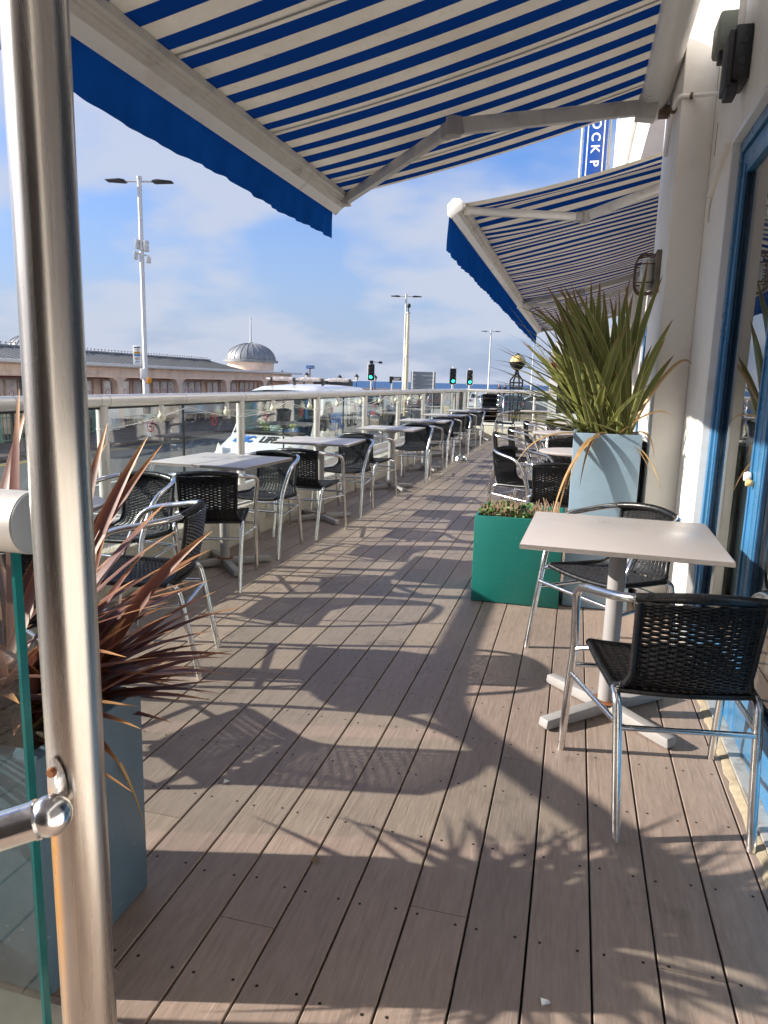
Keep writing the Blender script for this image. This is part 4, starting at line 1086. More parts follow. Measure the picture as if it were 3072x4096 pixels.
class Leafs(MB):
    def __init__(s): super().__init__(); s.c = []
    def leaf(s, p0, p1, p2, W, n=12, fold=.35, split=False, tone=.5, droop=0):
        pts = bez(p0, p1, p2, n); fr = s.frames(pts); o = len(s.v)
        for i, (p, a, b) in enumerate(fr):
            t = i / n; w_ = W * (min(1, .55 + 1.3 * t)) * (1 - max(0, (t - .45) / .55) ** 1.9) + .0006
            a = (a - Vector((0, 0, 1)) * 0).normalized()
            up = b if b.z > 0 else -b
            for k, u in enumerate((-1, -.72, 0, .72, 1)):
                s.v.append(p + a * (u * w_) + up * (abs(u) * w_ * fold)); s.c.append((1. if abs(u) > .9 else (.45 if abs(u) > .5 else 0.), t, tone, 1))
        for i in range(n):
            for k in range(4): q = o + i * 5 + k; s.f.append((q, q + 1, q + 6, q + 5))
    def build(s, *a, **k):
        o = super().build(*a, **k); at = o.data.color_attributes.new('leaf', 'FLOAT_COLOR', 'POINT')
        at.data.foreach_set('color', [x for c in s.c for x in c]); return o
def flax(name, label, base, bx, by, bz, tips, dead, m_, W, nrand, rnd_tip, seed):
    rnd = random.Random(seed)
    t = thing(name, label, 'plant', base)
    B0 = Vector(base)
    mb = Leafs()
    def one(tip, w_, mbb, arch=.5, b=None):
        tip = Vector(tip) - B0
        b = b or Vector((rnd.uniform(-bx, bx), rnd.uniform(-by, by), bz))
        d = tip - b; L_ = d.length
        c = b + Vector((d.x * .38, d.y * .38, d.z * .45 + L_ * arch * .42))
        mbb.leaf(b, c, tip, w_ * rnd.uniform(.75, 1.2), fold=rnd.uniform(.15, .5), tone=rnd.random(), n=12)
    for tp in tips:
        tpv = Vector(tp) - B0
        b = Vector((max(-bx, min(bx, tpv.x * .25 + rnd.uniform(-.3, .3) * bx)), rnd.uniform(-by, by), bz))
        one(tp, W * 1.1, mb, .30 + .5 * min(1, abs(tpv.x) / max(.3, tpv.z)) * .6, b)
    for i in range(nrand):
        tp, ar = rnd_tip(rnd); one(B0 + Vector(tp), W * rnd.uniform(.7, 1.1), mb, ar)
    mb.build('leaves', m_, t, angle=60)
    mb = Leafs()
    for tp in dead: 
        tpv = Vector(tp) - B0; b = Vector((rnd.uniform(-bx, bx) * .9, -by * .9, bz + .01))
        h_ = max(b.z, tpv.z) + rnd.uniform(.05, .14)
        mid_ = Vector((b.x + (tpv.x - b.x) * .75, b.y + (tpv.y - b.y) * .8, h_))
        mb.leaf(b, mid_, tpv, .009 * rnd.uniform(.7, 1.3), fold=.8, tone=rnd.random(), n=14)
    mb.build('dead_leaves', 'flax_dead', t, angle=60)
    return t
TIPS_R = [(-0.55, 4.4, 1.41), (-0.43, 4.3, 1.37), (-0.51, 4.45, 1.55), (-0.49, 4.5, 1.52), (-0.35, 4.55, 1.56), (-0.24, 4.5, 1.66), (-0.13, 4.5, 1.67), (-0.09, 4.55, 1.74), (0.0, 4.45, 1.77), (0.06, 4.55, 1.77), (0.1, 4.4, 1.85), (0.18, 4.55, 1.82), (0.24, 4.45, 1.91), (0.27, 4.55, 1.85), (0.3, 4.55, 1.75), (0.33, 4.45, 2.02), (0.43, 4.6, 1.95), (0.48, 4.35, 1.68), (0.51, 4.4, 1.49), (-0.45, 4.45, 1.35), (-0.37, 4.4, 1.21), (-0.3, 4.35, 1.16), (-0.41, 4.55, 1.27), (-0.33, 4.45, 1.39), (-0.26, 4.55, 1.36), (-0.29, 4.6, 1.27), (-0.21, 4.65, 1.49)]
DEAD_R = [(-0.32, 4.2, 0.84), (-0.07, 4.15, 0.47), (-0.02, 4.15, 0.72), (-0.05, 4.17, 0.67), (-0.11, 4.15, 0.42), (0.05, 4.17, 0.74), (0.53, 4.3, 1.13), (0.44, 4.25, 0.92), (0.49, 4.25, 0.74), (0.6, 4.35, 1.44), (0.43, 4.25, 0.82)]
TIPS_L = [(-0.97, 1.49, 1.16), (-0.99, 1.58, 1.13), (-1.03, 1.53, 1.09), (-1.16, 1.6, 1.13), (-1.0, 1.61, 0.98), (-0.87, 1.44, 0.95), (-0.77, 1.42, 0.96), (-0.91, 1.67, 0.85), (-0.87, 1.5, 0.86), (-1.01, 1.49, 0.81), (-0.99, 1.72, 0.73), (-0.96, 1.56, 0.73), (-0.82, 1.67, 0.7), (-0.84, 1.56, 0.67), (-0.81, 1.61, 0.59), (-0.77, 1.47, 0.64), (-0.89, 1.61, 0.61), (-0.85, 1.68, 0.5), (-0.83, 1.58, 0.49), (-1.06, 1.64, 0.42), (-0.91, 1.62, 0.54), (-1.28, 1.44, 1.26), (-1.44, 1.65, 1.22), (-1.18, 1.6, 0.91), (-1.06, 1.51, 0.87), (-0.97, 1.43, 0.74), (-1.03, 1.68, 0.58), (-1.13, 1.56, 1.18)]
def rt_green(r):
    a = r.uniform(0, 6.283); a = math.pi + (a - math.pi) * .8; e = abs(r.gauss(0, .66)); L_ = r.uniform(.45, .92)
    x = math.sin(e) * math.cos(a) * L_; y = math.sin(e) * math.sin(a) * L_; z = math.cos(e) * L_
    x -= .20; x = max(-.70, min(.24, x)); y = max(-.35, min(.5, y)) ; z = max(.12, z)
    return (x, y, z), r.uniform(.1, .6)
flax('green_flax', 'big green flax plant with yellow edged sword leaves in the tall blue planter', (.185, 4.445, 0), .13, .10, 1.0, TIPS_R, DEAD_R, 'flax_green', .0175, 150, lambda r: (lambda q: ((q[0][0], q[0][1], q[0][2] + 1.0), q[1]))(rt_green(r)), 21)
def rt_red(r):
    a = r.uniform(0, 6.283); L_ = r.uniform(.42, .72); e = r.uniform(.85, 1.70)
    x = math.sin(e) * math.cos(a) * L_ * .85; y = math.sin(e) * math.sin(a) * L_ * .8 ; z = .52 + math.cos(e) * L_ * .95
    x = min(.46, x); y = max(-.40, y)
    return (x, y, z), r.uniform(.05, .45)
flax('red_flax', 'bronze red flax plant with ragged orange tips behind the steel pole', (-1.25, 1.30, 0), .16, .09, .50, TIPS_L, [(-1.02, 1.35, .38), (-.925, 1.36, .21), (-1.10, 1.02, .40), (-1.3, .98, .30), (-1.22, 1.0, .45)], 'flax_red', .016, 150, rt_red, 5)
# clipped plants in the green planter
t = thing('clipped_plant', 'clipped brown stems with small green leaves in the green planter', 'plant', (-.28, 4.44, .47))
random.seed(14); mb = MB(); lf = MB()
for i in range(190):
    x, y = random.uniform(-.22, .22), random.uniform(-.21, .20)
    if -.02 < x < .10 and y < -.05: continue
    h_ = random.uniform(.03, .12) * (1.0 if x > .08 or x < -.02 else .6) + .015; a = random.uniform(0, 6.28); l_ = random.uniform(0, .04)
    p = [Vector((x, y, 0)), Vector((x + l_ * .5 * math.cos(a), y + l_ * .5 * math.sin(a), h_ * .55)), Vector((x + l_ * math.cos(a + .5), y + l_ * math.sin(a + .5), h_))]
    mb.tube(p, [.0038, .0034, .003], 5)
    if random.random() < .6: mb.tube([p[1], p[1] + Vector((random.uniform(-.025, .025), random.uniform(-.02, .02), random.uniform(.01, .035)))], .0022, 4)
for i in range(520):
    x, y = random.gauss(-.10, .10), random.uniform(-.23, .20); x = max(-.235, min(.23, x)) if random.random() < .7 else random.uniform(-.23, .23)
    z = random.uniform(.005, .085) * (1.1 - abs(x + .1)); s_ = random.uniform(.010, .022)
    T = TM(x, y, z, random.uniform(-.9, .9), random.uniform(-.9, .9), random.uniform(0, 6.28), s_)
    lf.add([(0, -1, 0), (.75, -.35, .2), (.7, .35, .25), (0, 1.1, .1), (-.7, .35, .25), (-.75, -.35, .2), (0, 0, 0)], [(6, 0, 1), (6, 1, 2), (6, 2, 3), (6, 3, 4), (6, 4, 5), (6, 5, 0)], T)
mb.build('stems', 'twig', t); lf.build('foliage', 'leafgreen', t, smooth=False)

# ================================================================= VAN
V = thing('parked_van', 'white van with roof bars and EPIC LIFE lettering parked beyond the balustrade', 'van', (-5.72, 12.0, ST)); V.scale = (.90, 1, 1.075)
def vp(s): return s
ST_ = [  # y, ztop, half width, roof half width
    (0.00, .58, .76, .68), (.05, .74, .86, .76), (.20, .83, .94, .82), (.60, .965, .965, .84), (.98, 1.09, .97, .84),
    (1.28, 1.50, .965, .82), (1.60, 1.84, .96, .80), (2.10, 1.925, .96, .78), (2.9, 1.95, .965, .79), (3.8, 1.95, .965, .79), (4.7, 1.93, .955, .78), (4.93, 1.88, .94, .76), (4.97, 1.6, .93, .74)]
def vsec(y, zt, w_, rw):
    zb = min(1.17, zt - .10)
    return [(0, zt), (rw * .55, zt - .008), (rw, zt - .035), (rw + (w_ - rw) * .45, zt - .11 if zt > 1.3 else zt - .06), (w_ * .985, zb if zt < 1.3 else 1.30), (w_, min(.95, zb - .03)), (w_ * 1.005, .62 if zt > .8 else .50), (w_ * .995, .36), (w_ * .95, .24)]
vs = []; fs = []; ns = 9
for (y, zt, w_, rw) in ST_:
    q = vsec(y, zt, w_, rw)
    for sgn in (-1, 1):
        for (x, z) in q: vs.append((sgn * x, y, z))
for i in range(len(ST_) - 1):
    for sg in (0, 1):
        for k in range(ns - 1):
            a = i * 18 + sg * 9 + k; f = (a, a + 1, a + 19, a + 18)
            if 4 <= i <= 5 and k < 3: continue          # windscreen opening
            fs.append(f)
for e in (0, len(ST_) - 1):
    b = e * 18; fs.append(tuple([b + k for k in range(8, -1, -1)] + [b + 9 + k for k in range(1, 9)]))
mb = MB(); mb.add(vs, fs); body = mb.build('body', 'van_white', V, angle=50)
mb = MB(); w0 = []
for i in (4, 5, 6):
    y, zt, w_, rw = ST_[i]; q = vsec(y, zt, w_, rw)[:4]
    w0.append([(-x, y - .004, z + .004) for x, z in q[::-1]] + [(x, y - .004, z + .004) for x, z in q[1:]])
vs = [p for r_ in w0 for p in r_]; fs = [(i * 7 + k, i * 7 + k + 1, i * 7 + k + 8, i * 7 + k + 7) for i in range(2) for k in range(6)]
mb.add(vs, fs); mb.build('windscreen', 'van_glass', V, angle=60)
mb = MB(); mb.box(-.80, .80, .80, .99, 1.075, 1.095); mb.add([(-.82, .86, 1.062), (.82, .86, 1.062), (.80, 1.0, 1.105), (-.80, 1.0, 1.105)], [(0, 1, 2, 3)])
mb.build('scuttle', 'dark_trim', V, smooth=False)
for s in (-1, 1):
    # side window, mirror, wheels, lamps, door seams, rub strips
    X = s * .9735
    mb = MB(); mb.add([(X, 1.42, 1.14), (X, 2.20, 1.14), (X - s * .055, 2.20, 1.64), (X - s * .055, 1.86, 1.64), (X - s * .02, 1.50, 1.32)], [(0, 1, 2, 3, 4)]); 
    mb.build('side_window', 'dark_glass', V, smooth=False)
    mb = MB(); mb.box(s * 1.00 - .02, s * 1.00 + .20 * s * .5 + .02, 1.28, 1.38, 1.12, 1.40); mi = mb.build('mirror', 'black', V, bevel=.035)
    mb = MB(); mb.add([(s * .62, .035, .70), (s * .86, .10, .66), (s * .90, .30, .86), (s * .80, .17, .93), (s * .66, .08, .84)], [(0, 1, 2, 3, 4)]); mb.build('headlight', 'lampglass', V, smooth=False)
    mb = MB(); mb.box(s * .975 - .012, s * .975 + .012, 2.3, 4.6, .56, .66); mb.build('rubbing_strip', 'dark_trim', V, bevel=.006)
    mb = MB()
    for y in (1.36, 2.28, 3.35): mb.add([(s * .9745, y, .40), (s * .9745, y + .012, .40), (s * .9725, y + .012, 1.28), (s * .9725, y, 1.28)], [(0, 1, 2, 3)])
    mb.build('door_seam', 'dark_trim', V, smooth=False)
    for y in (.86, 4.0):
        T = TM(s * .86, y, .33, 0, R(90), 0)
        mb = MB(); mb.lathe([(.19, -.11), (.30, -.11), (.33, -.08), (.33, .08), (.30, .11), (.19, .11)], 32, T=T); wh = mb.build('tyre', 'rubber', V)
        mb = MB(); mb.lathe([(0, .085), (.08, .105), (.19, .10), (.195, -.1), (0, -.1)] if s > 0 else [(0, -.085), (.08, -.105), (.19, -.10), (.195, .1), (0, .1)], 24, T=T); mb.build('rim', 'board_grey', wh)
mb = MB(); mb.box(-.84, .84, -.035, .10, .26, .54); mb.build('bumper', 'dark_trim', V, bevel=.03)
mb = MB(); mb.box(-.45, .45, -.012, .05, .62, .76); mb.build('grille', 'black', V, bevel=.01)
# cabin seen through the windscreen
mb = MB(); mb.box(-.84, .84, 1.0, 1.40, .8, 1.075); mb.build('dashboard', 'dark_trim', V, bevel=.03)
for x in (-.48, .20, .55):
    mb = MB(); mb.box(x - .2, x + .2, 1.95, 2.12, .6, 1.36); mb.box(x - .11, x + .11, 2.0, 2.09, 1.38, 1.58); mb.box(x - .22, x + .22, 1.55, 2.1, .55, .75); mb.build('cab_seat', 'cloth_dark', V, bevel=.04)
mb = MB(); mb.tube([(.48 + .19 * math.cos(a), 1.50 + .07 * math.sin(a), 1.17 + .17 * math.sin(a)) for a in [i * math.pi / 12 for i in range(25)]], .013, 8, cap=False); mb.box(.44, .52, 1.48, 1.6, 1.12, 1.2); mb.build('steering_wheel', 'black', V)
mb = MB(); mb.box(-.85, .85, 2.3, 2.32, .5, 1.85); mb.build('bulkhead', 'dark_trim', V, smooth=False)
random.seed(3)
for (x, nm) in ((-.22, 'hi_vis_gloves'), (.42, 'hi_vis_cloth')):
    mb = MB()
    for k in range(26):
        T = TM(x + random.gauss(0, .06), 1.14 + random.uniform(-.04, .06), 1.10 + random.uniform(0, .14), random.random() * 3, random.random() * 3, 0, random.uniform(.02, .045))
        mb.add([(-1, -.6, 0), (1, -.7, .2), (.8, .7, 0), (-.7, .8, .3)], [(0, 1, 2, 3)], T)
    mb.build(nm, mat('hi_vis_' + nm, (.50, .55, .05), .7, 0, .3, 9), V, smooth=False)
mb = MB(); mb.box(.22, .62, 1.03, 1.035, 1.10, 1.15); mb.build('windscreen_card', 'blue_print', V, smooth=False)
mb = MB(); mb.box(-.10, .12, 1.10, 1.2, 1.08, 1.2); mb.box(.16, .24, 1.08, 1.16, 1.08, 1.16); mb.build('paper_cups', 'white', V, bevel=.01)
for s in (-1, 1):
    mb = MB(); mb.tube([(s * .05, 1.0, 1.115), (s * .30 + .3, 1.06, 1.20)], .007, 5); mb.build('wiper', 'black', V)
# roof bars with padded sleeves, in two racks
for y, x0, x1 in ((2.35, -.80, .80), (4.25, -.80, .80)):
    mb = MB(); mb.tube([(x0, y, 2.045), (x1, y, 2.045)], .016, 8); rb = mb.build('roof_bar', 'alu_rail', V)
    for (a, b) in ((-.62, -.12), (.02, .58)):
        mb = MB(); mb.tube([(a, y, 2.045), ((a + b) / 2, y, 2.048), (b, y, 2.045)], .040, 12); mb.build('padding', mat('worn_padding', (.36, .33, .33), .8, 0, .5, 14, dirt=(.12, .1, .1), dirt_amt=.8), rb)
    mb = MB()
    for x in (-.66, -.08, .62): mb.box(x - .02, x + .02, y - .03, y + .03, 1.93, 2.07)
    mb.build('rack_foot', 'black', rb, smooth=False)
def shear(T, k): return T
Th = Matrix.Translation((-.02, .56, 1.128)) @ Euler((R(15), 0, 0)).to_matrix().to_4x4()
BT_ = lambda x: Matrix.Translation((x, .60, .972)) @ Euler((R(18.5), 0, 0)).to_matrix().to_4x4() @ Matrix.Diagonal((.78, 1.35, 1, 1))
text('bonnet_lettering', 'EPIC', .28, 'blue_print', V, BT_(-.44), depth=.006, bold=.010)
text('bonnet_lettering', 'LIFE', .28, 'black_print', V, BT_(.12), depth=.006, bold=.004)
# side facing the terrace is the viewer's right (+x): reading from nose to tail
ST2 = lambda y, z: Matrix.Translation((.980, y, z)) @ Matrix(((0, 0, 1, 0), (1, 0, 0, 0), (0, 1, 0, 0), (0, 0, 0, 1)))
text('side_lettering', 'EPIC', .46, 'blue_print', V, ST2(2.42, 1.24), depth=.003, bold=.012)
text('side_lettering', 'LIFE', .42, 'black_print', V, ST2(3.42, 1.24), depth=.003, bold=.004)
text('small_side_lettering', 'More than just events', .14, 'blue_print', V, ST2(3.0, .95), depth=.002)
mb = MB()
for (y, z) in ((4.30, 1.50), (4.62, 1.50), (4.30, 1.34), (4.62, 1.34)): mb.box(.955, .968, y - .14, y + .14, z - .075, z + .075)
mb.build('side_panel_print', 'blue_print', V, bevel=.02)

# ================================================================= PIER ENTRANCE BUILDING
PX = -17.0
PB = thing('pier_pavilion', 'long cream pier pavilion with grey lead roof and flared columns', 'pavilion', (-18, 30, ST))
PT = Matrix.Translation((18, -30, -ST))
def pb(mb, name, m_, parent=None, **k): return mb.build(name, m_, PB if parent is None else parent, T=PT if parent is None else None, **k)
mb = MB(); mb.box(PX - .02, PX + .10, 15, 43.2, 1.575, 1.69); mb.box(PX - 6, PX - .0205, 15, 43.2, 1.60, 1.66); pb(mb, 'canopy_edge', 'pier_white', bevel=.02)
mb = MB(); mb.box(PX - .42, PX - .25, 15, 42.2, 1.20, 1.50); mb.box(PX - .46, PX - .21, 15, 42.2, 1.50, 1.575); mb.box(PX - .45, PX - .22, 15, 42.2, 1.165, 1.2); pb(mb, 'fascia_beam', 'pier_cream', bevel=.015)
mb = MB(); mb.box(PX - 1.9, PX - .46, 15, 42.2, 1.52, 1.56); pb(mb, 'soffit', 'pier_cream', smooth=False)
mb = MB(); mb.box(PX - .44, PX - .43, 15, 42, 1.12, 1.17); pb(mb, 'maroon_band', 'maroon', smooth=False)
cols = [16.4, 20.5, 24.65, 29.06, 33.68, 38.2, 42.0]
for y in cols:
    mb = MB(); pr = [(-.15, ST), (.15, ST), (.15, .75), (.18, .92), (.26, 1.05), (.42, 1.14), (.58, 1.165), (-.58, 1.165), (-.42, 1.14), (-.26, 1.05), (-.18, .92), (-.15, .75)]
    mb.prism([(a, b) for a, b in pr], PX - .46, PX - .20, axis='x', T=Matrix.Translation((0, y, 0)))
    mb.box(PX - .48, PX - .18, y - .18, y + .18, ST, ST + .35)
    pb(mb, 'column', 'pier_cream', bevel=.02)
# window wall
WX = PX - 1.35
mb = MB(); mb.box(WX - .2, WX - .06, 14, 41.8, ST, 1.56); pb(mb, 'back_wall', 'pier_cream', smooth=False)
mb = MB(); mb.box(WX - .061, WX - .03, 14.2, 41.5, ST + .12, ST + 1.05)
for y in [14.6 + i * .9 for i in range(30)]: mb.box(WX - .03, WX - .018, y, y + .6, ST + .25, ST + .92)
pb(mb, 'dado_panels', 'pier_cream', bevel=.008)
random.seed(6)
y = 15.0; gi = 0
while y < 41:
    n = 3 if gi % 3 else 2; wd = .62
    mb = MB(); W_ = n * wd + .1
    mb.box(WX - .055, WX + .01, y, y + W_, ST + 1.10, ST + 1.18); mb.box(WX - .055, WX + .01, y, y + W_, 1.02, 1.10)
    for k in range(n + 1): mb.box(WX - .054, WX + .009, y + k * wd, y + k * wd + .09, ST + 1.18, 1.02)
    fr_ = pb(mb, 'window_frame', 'pier_wood', bevel=.006)
    for k in range(n):
        mb = MB(); mb.box(WX - .045, WX - .035, y + k * wd + .09, y + (k + 1) * wd, ST + 1.18, 1.02); pn = mb.build('window_pane', 'pier_glass', fr_, smooth=False)
        if gi % 3:
            mb = MB(); cx_ = y + k * wd + .09 + .265; q = []
            for j in range(12):
                a = j * .52; rr = random.uniform(.07, .17); q.append((WX - .030, cx_ + rr * math.cos(a), ST + 1.42 + rr * 1.2 * math.sin(a)))
            mb.tube(q + [q[0]], .012, 4, cap=False); mb.build('painted_doodle', 'pink', pn, smooth=False)
    y += W_ + random.choice((.12, .5, .3)); gi += 1
# lead roof with standing seams, ridge cresting
mb = MB(); y0, y1 = 15., 37.5
mb.add([(PX - .9, y0, 1.67), (PX - .9, y1, 1.67), (PX - 3.3, y1, 2.20), (PX - 3.3, y0, 2.20), (PX - 5.7, y0, 1.67), (PX - 5.7, y1, 1.67)], [(0, 1, 2, 3), (3, 2, 5, 4), (1, 5, 2), (0, 3, 4)])
pb(mb, 'roof', 'lead', smooth=False)
mb = MB()
for i in range(int((y1 - y0) / .42)):
    y = y0 + .2 + i * .42; mb.bar((PX - .92, y, 1.685), (PX - 3.3, y, 2.212), .06, .04)
pb(mb, 'roof_seams', 'seam_dark', smooth=False)
mb = MB(); mb.box(PX - 3.36, PX - 3.24, y0, y1, 2.20, 2.27)
for i in range(int((y1 - y0) / .24)):
    y = y0 + .1 + i * .24; mb.tube([(PX - 3.3, y, 2.26), (PX - 3.3, y, 2.36)], .018, 5); mb.tube([(PX - 3.3, y - .055, 2.345), (PX - 3.3, y + .055, 2.345)], .017, 4); mb.tube([(PX - 3.3, y, 2.35), (PX - 3.3, y, 2.40)], [.035, .004], 5)
pb(mb, 'ridge_cresting', 'lead', smooth=False)
def dome(cx_, cy_, zb, label, spire=True, r_=1.5):
    T = Matrix.Translation((cx_ + 18, cy_ - 30, zb - ST))
    mb = MB(); mb.lathe([(r_ * .93, -1.2), (r_ * .93, -.10)], 40, T=T); mb.build('dome_drum', 'pier_cream', PB)
    n = 48; mb = MB(); pr = [(r_ * .93, -.14), (r_ * 1.10, -.13), (r_ * 1.10, .0), (r_ * 1.0, .03)] + [(r_ * math.cos(a) ** 1.0, .03 + r_ * .66 * math.sin(a)) for a in [i * .13 for i in range(1, 12)]] + [(.16, .03 + r_ * .665), (.14, .03 + r_ * .69), (0, .03 + r_ * .69)]
    mb.lathe(pr, n, T=T); d = mb.build('dome_roof', 'lead', PB, angle=25)
    mb = MB()
    for k in range(24):
        a0 = k * 6.2832 / 24
        mb.tube([T @ Vector((r_ * 1.005 * math.cos(e) * math.cos(a0), r_ * 1.005 * math.cos(e) * math.sin(a0), .03 + r_ * .665 * math.sin(e))) for e in [i * .14 for i in range(11)]], .018, 4)
    mb.build('dome_seams', 'lead', d, smooth=False)
    if spire:
        mb = MB(); mb.tube([(0, 0, r_ * .69), (0, 0, r_ * .69 + 1.45)], [.065, .04], 8, T=T); mb.lathe([(.0, 0), (.06, .01), (.06, .05), (0, .06)], 8, T=T @ Matrix.Translation((0, 0, r_ * .69 + 1.44))); mb.build('flagpole', 'lamp_white', PB)
dome(-19.5, 41.2, 2.36, '')
dome(-27.2, 32.0, 2.23, '')
mb = MB(); mb.box(-21.5, -17.6, 43.0, 47, ST, 1.15); pb(mb, 'end_room', 'pier_cream', smooth=False)
mb = MB(); mb.box(-21.6, -17.45, 42.6, 47.1, 1.16, 1.36); pb(mb, 'end_roof', 'lead', bevel=.05)
# benches below the windows
for k, y in enumerate((24.2, 30.2)):
    t = thing('long_bench', ['nearer', 'farther'][k] + ' long white bench with a red top rail under the pavilion windows', 'bench', (WX + .45, y + 2.0, ST), 0, 'benches under the pavilion canopy')
    mb = MB(); mb.box(-.2, .25, -2.2, 2.2, .43, .47); mb.build('seat', 'pier_white', t, smooth=False)
    mb = MB(); mb.box(-.26, -.20, -2.2, 2.2, .50, .90); mb.build('backrest', 'pier_white', t, smooth=False)
    mb = MB(); mb.box(-.27, -.19, -2.2, 2.2, .90, .98); mb.build('top_rail', 'red', t, smooth=False)
    for q in (-2.0, -1.0, 0, 1.0, 2.0):
        mb = MB(); mb.box(-.2, -.14, q - .03, q + .03, 0, .43); mb.box(.16, .22, q - .03, q + .03, 0, .43); mb.build('leg', 'pier_white', t, smooth=False)
t = thing('notice_cabinet', 'white panelled cabinet with a poster at the near end of the pavilion', 'cabinet', (-17.1, 23.6, ST))
mb = MB(); mb.box(-.3, .3, -.35, .35, 0, 1.25); mb.box(-.36, .36, -.41, .41, 0, .08); mb.box(-.36, .36, -.41, .41, 1.25, 1.33); mb.build('cabinet_body', 'pier_white', t, bevel=.015)
mb = MB(); mb.box(.301, .309, -.22, .22, .35, 1.05); mb.build('poster', 'pier_glass', t, smooth=False)

# kiosk, green hut, fences at the far left
t = thing('green_kiosk', 'sage green kiosk at the left edge with a round emblem', 'kiosk', (-19.6, 21.2, ST))
mb = MB(); mb.box(-1.6, 1.2, -2.6, 1.0, 0, 2.02); mb.build('kiosk_wall', 'green_hut', t, smooth=False)
mb = MB(); mb.box(-1.8, 1.4, -2.8, 1.2, 2.02, 2.12); mb.build('kiosk_roof', 'lead', t, bevel=.02)
mb = MB(); mb.lathe([(0, .02), (.30, .02), (.30, 0)], 28, T=TM(1.2, -.3, 1.35, 0, R(90), 0)); e = mb.build('emblem', 'board_grey', t)
mb = MB()
for k, (a, b) in enumerate(((1.12, 1.18), (1.24, 1.30))): mb.box(1.222, 1.226, -.55, -.05, a, b)
mb.build('emblem_stripe', 'red', e, smooth=False)
t = thing('white_shopfront', 'white framed shop door beside the sage green kiosk', 'shopfront', (-21.0, 24.2, ST))
mb = MB(); mb.box(-.3, 0, -1.6, 1.6, 0, 1.9); mb.build('frame', 'pier_white', t, smooth=False)
mb = MB(); mb.box(.001, .012, -1.1, -.1, .1, 1.65); mb.box(.001, .012, .0, 1.0, .1, 1.65); mb.build('glazing', 'dark_glass', t, smooth=False)
mb = MB(); mb.add([(-1.5, -2.4, 2.35), (.3, -2.4, 1.92), (.3, 3.4, 1.92), (-1.5, 3.4, 2.35), (-1.5, -2.4, 1.9), (-1.5, 3.4, 1.9)], [(0, 1, 2, 3), (0, 4, 1), (3, 2, 5)]); mb.build('slate_roof', 'lead', t, smooth=False)
def fence(x0, y0, x1, y1, label, m_, h=1.15, pitch=.16, base=ST, spike=True, group=None):
    t = thing('iron_fence', label, 'fence', (x0, y0, base), 0, group); L_ = math.hypot(x1 - x0, y1 - y0); d = Vector((x1 - x0, y1 - y0, 0)) / L_; mb = MB()
    for z in (h * .18, h * .85): mb.bar(Vector((0, 0, z)), d * L_ + Vector((0, 0, z)), .03, .03)
    for i in range(int(L_ / pitch) + 1):
        p = d * (i * pitch); mb.bar(p, p + Vector((0, 0, h)), .022, .022, up=(1, 0, 0))
    mb.build('railings', m_, t, smooth=False)
    mb = MB()
    for i in range(int(L_ / 2.4) + 1):
        p = d * (i * 2.4); mb.box(p.x - .05, p.x + .05, p.y - .05, p.y + .05, 0, h + .12)
    mb.build('fence_posts', m_, t, smooth=False); return t
fence(-19.6, 22.6, -19.4, 25.8, 'black spiked railings in front of the white shop door', 'blackiron', 1.5)
fence(-15.2, 3.0, -16.6, 22.8, 'pale green railings low behind the sage green kiosk', 'green_hut', 1.0)
fence(-30, 88, -14, 92, 'dark pier railings on the sea edge beyond the traffic lights', 'blackiron', 1.3, .4)
fence(-52, 84, -30, 88, 'dark pier railings on the sea edge beyond the van roof', 'blackiron', 1.3, .4)

def kiosk_gable(x, y, label, rz=0):
    t = thing('pier_kiosk', label, 'kiosk', (x, y, ST), rz)
    mb = MB(); mb.box(-1.7, 1.7, 0, 3.0, 0, 1.55); mb.prism([(-1.7, 1.55), (1.7, 1.55), (0, 2.12)], 0, 3.0); mb.build('kiosk_wall', 'teal_hut', t, smooth=False)
    mb = MB(); mb.bar((-1.95, -.05, 1.50), (0, -.05, 2.20), .10, .14, up=(0, 1, 0)); mb.bar((1.95, -.05, 1.50), (0, -.05, 2.20), .10, .14, up=(0, 1, 0)); mb.build('bargeboard', mat('plum_paint', (.33, .09, .13), .5), t, smooth=False)
    mb = MB(); mb.add([(-1.95, -.1, 1.56), (0, -.1, 2.26), (0, 3.2, 2.26), (-1.95, 3.2, 1.56), (1.95, -.1, 1.56), (1.95, 3.2, 1.56)], [(0, 1, 2, 3), (1, 4, 5, 2)]); mb.build('kiosk_roof', 'lead', t, smooth=False)
    mb = MB(); mb.box(-1.5, .2, -.04, 0, .25, 1.15); mb.build('banner', 'sign_blue', t, smooth=False)
    mb = MB(); mb.box(.35, .9, -.04, 0, .2, 1.15); mb.box(-.9, -.2, -.05, -.041, .9, 1.1); mb.build('red_panel', 'red', t, smooth=False)
    mb = MB(); mb.lathe([(0, .06), (.22, .06), (.22, 0)], 20, T=TM(0, -.08, 2.42, R(90), 0, 0)); mb.build('round_finial', 'blackiron', t)
kiosk_gable(-21.9, 47.2, 'teal pier kiosk with a plum gable above the van roof', R(16))
t = thing('dark_shed', 'low dark slatted shed at the end of the pavilion', 'shed', (-20.8, 54, ST))
mb = MB(); mb.box(-.5, 2.9, 0, 3, 0, 2.10)
for i in range(18): mb.box(-.45 + i * .19, -.38 + i * .19, -.04, 0, 1.2, 2.05)
mb.build('shed_wall', 'dark_trim', t, smooth=False)
mb = MB(); mb.box(-.6, 3.0, -.1, 3.1, 2.10, 2.20); mb.build('shed_roof', 'lead', t, smooth=False)

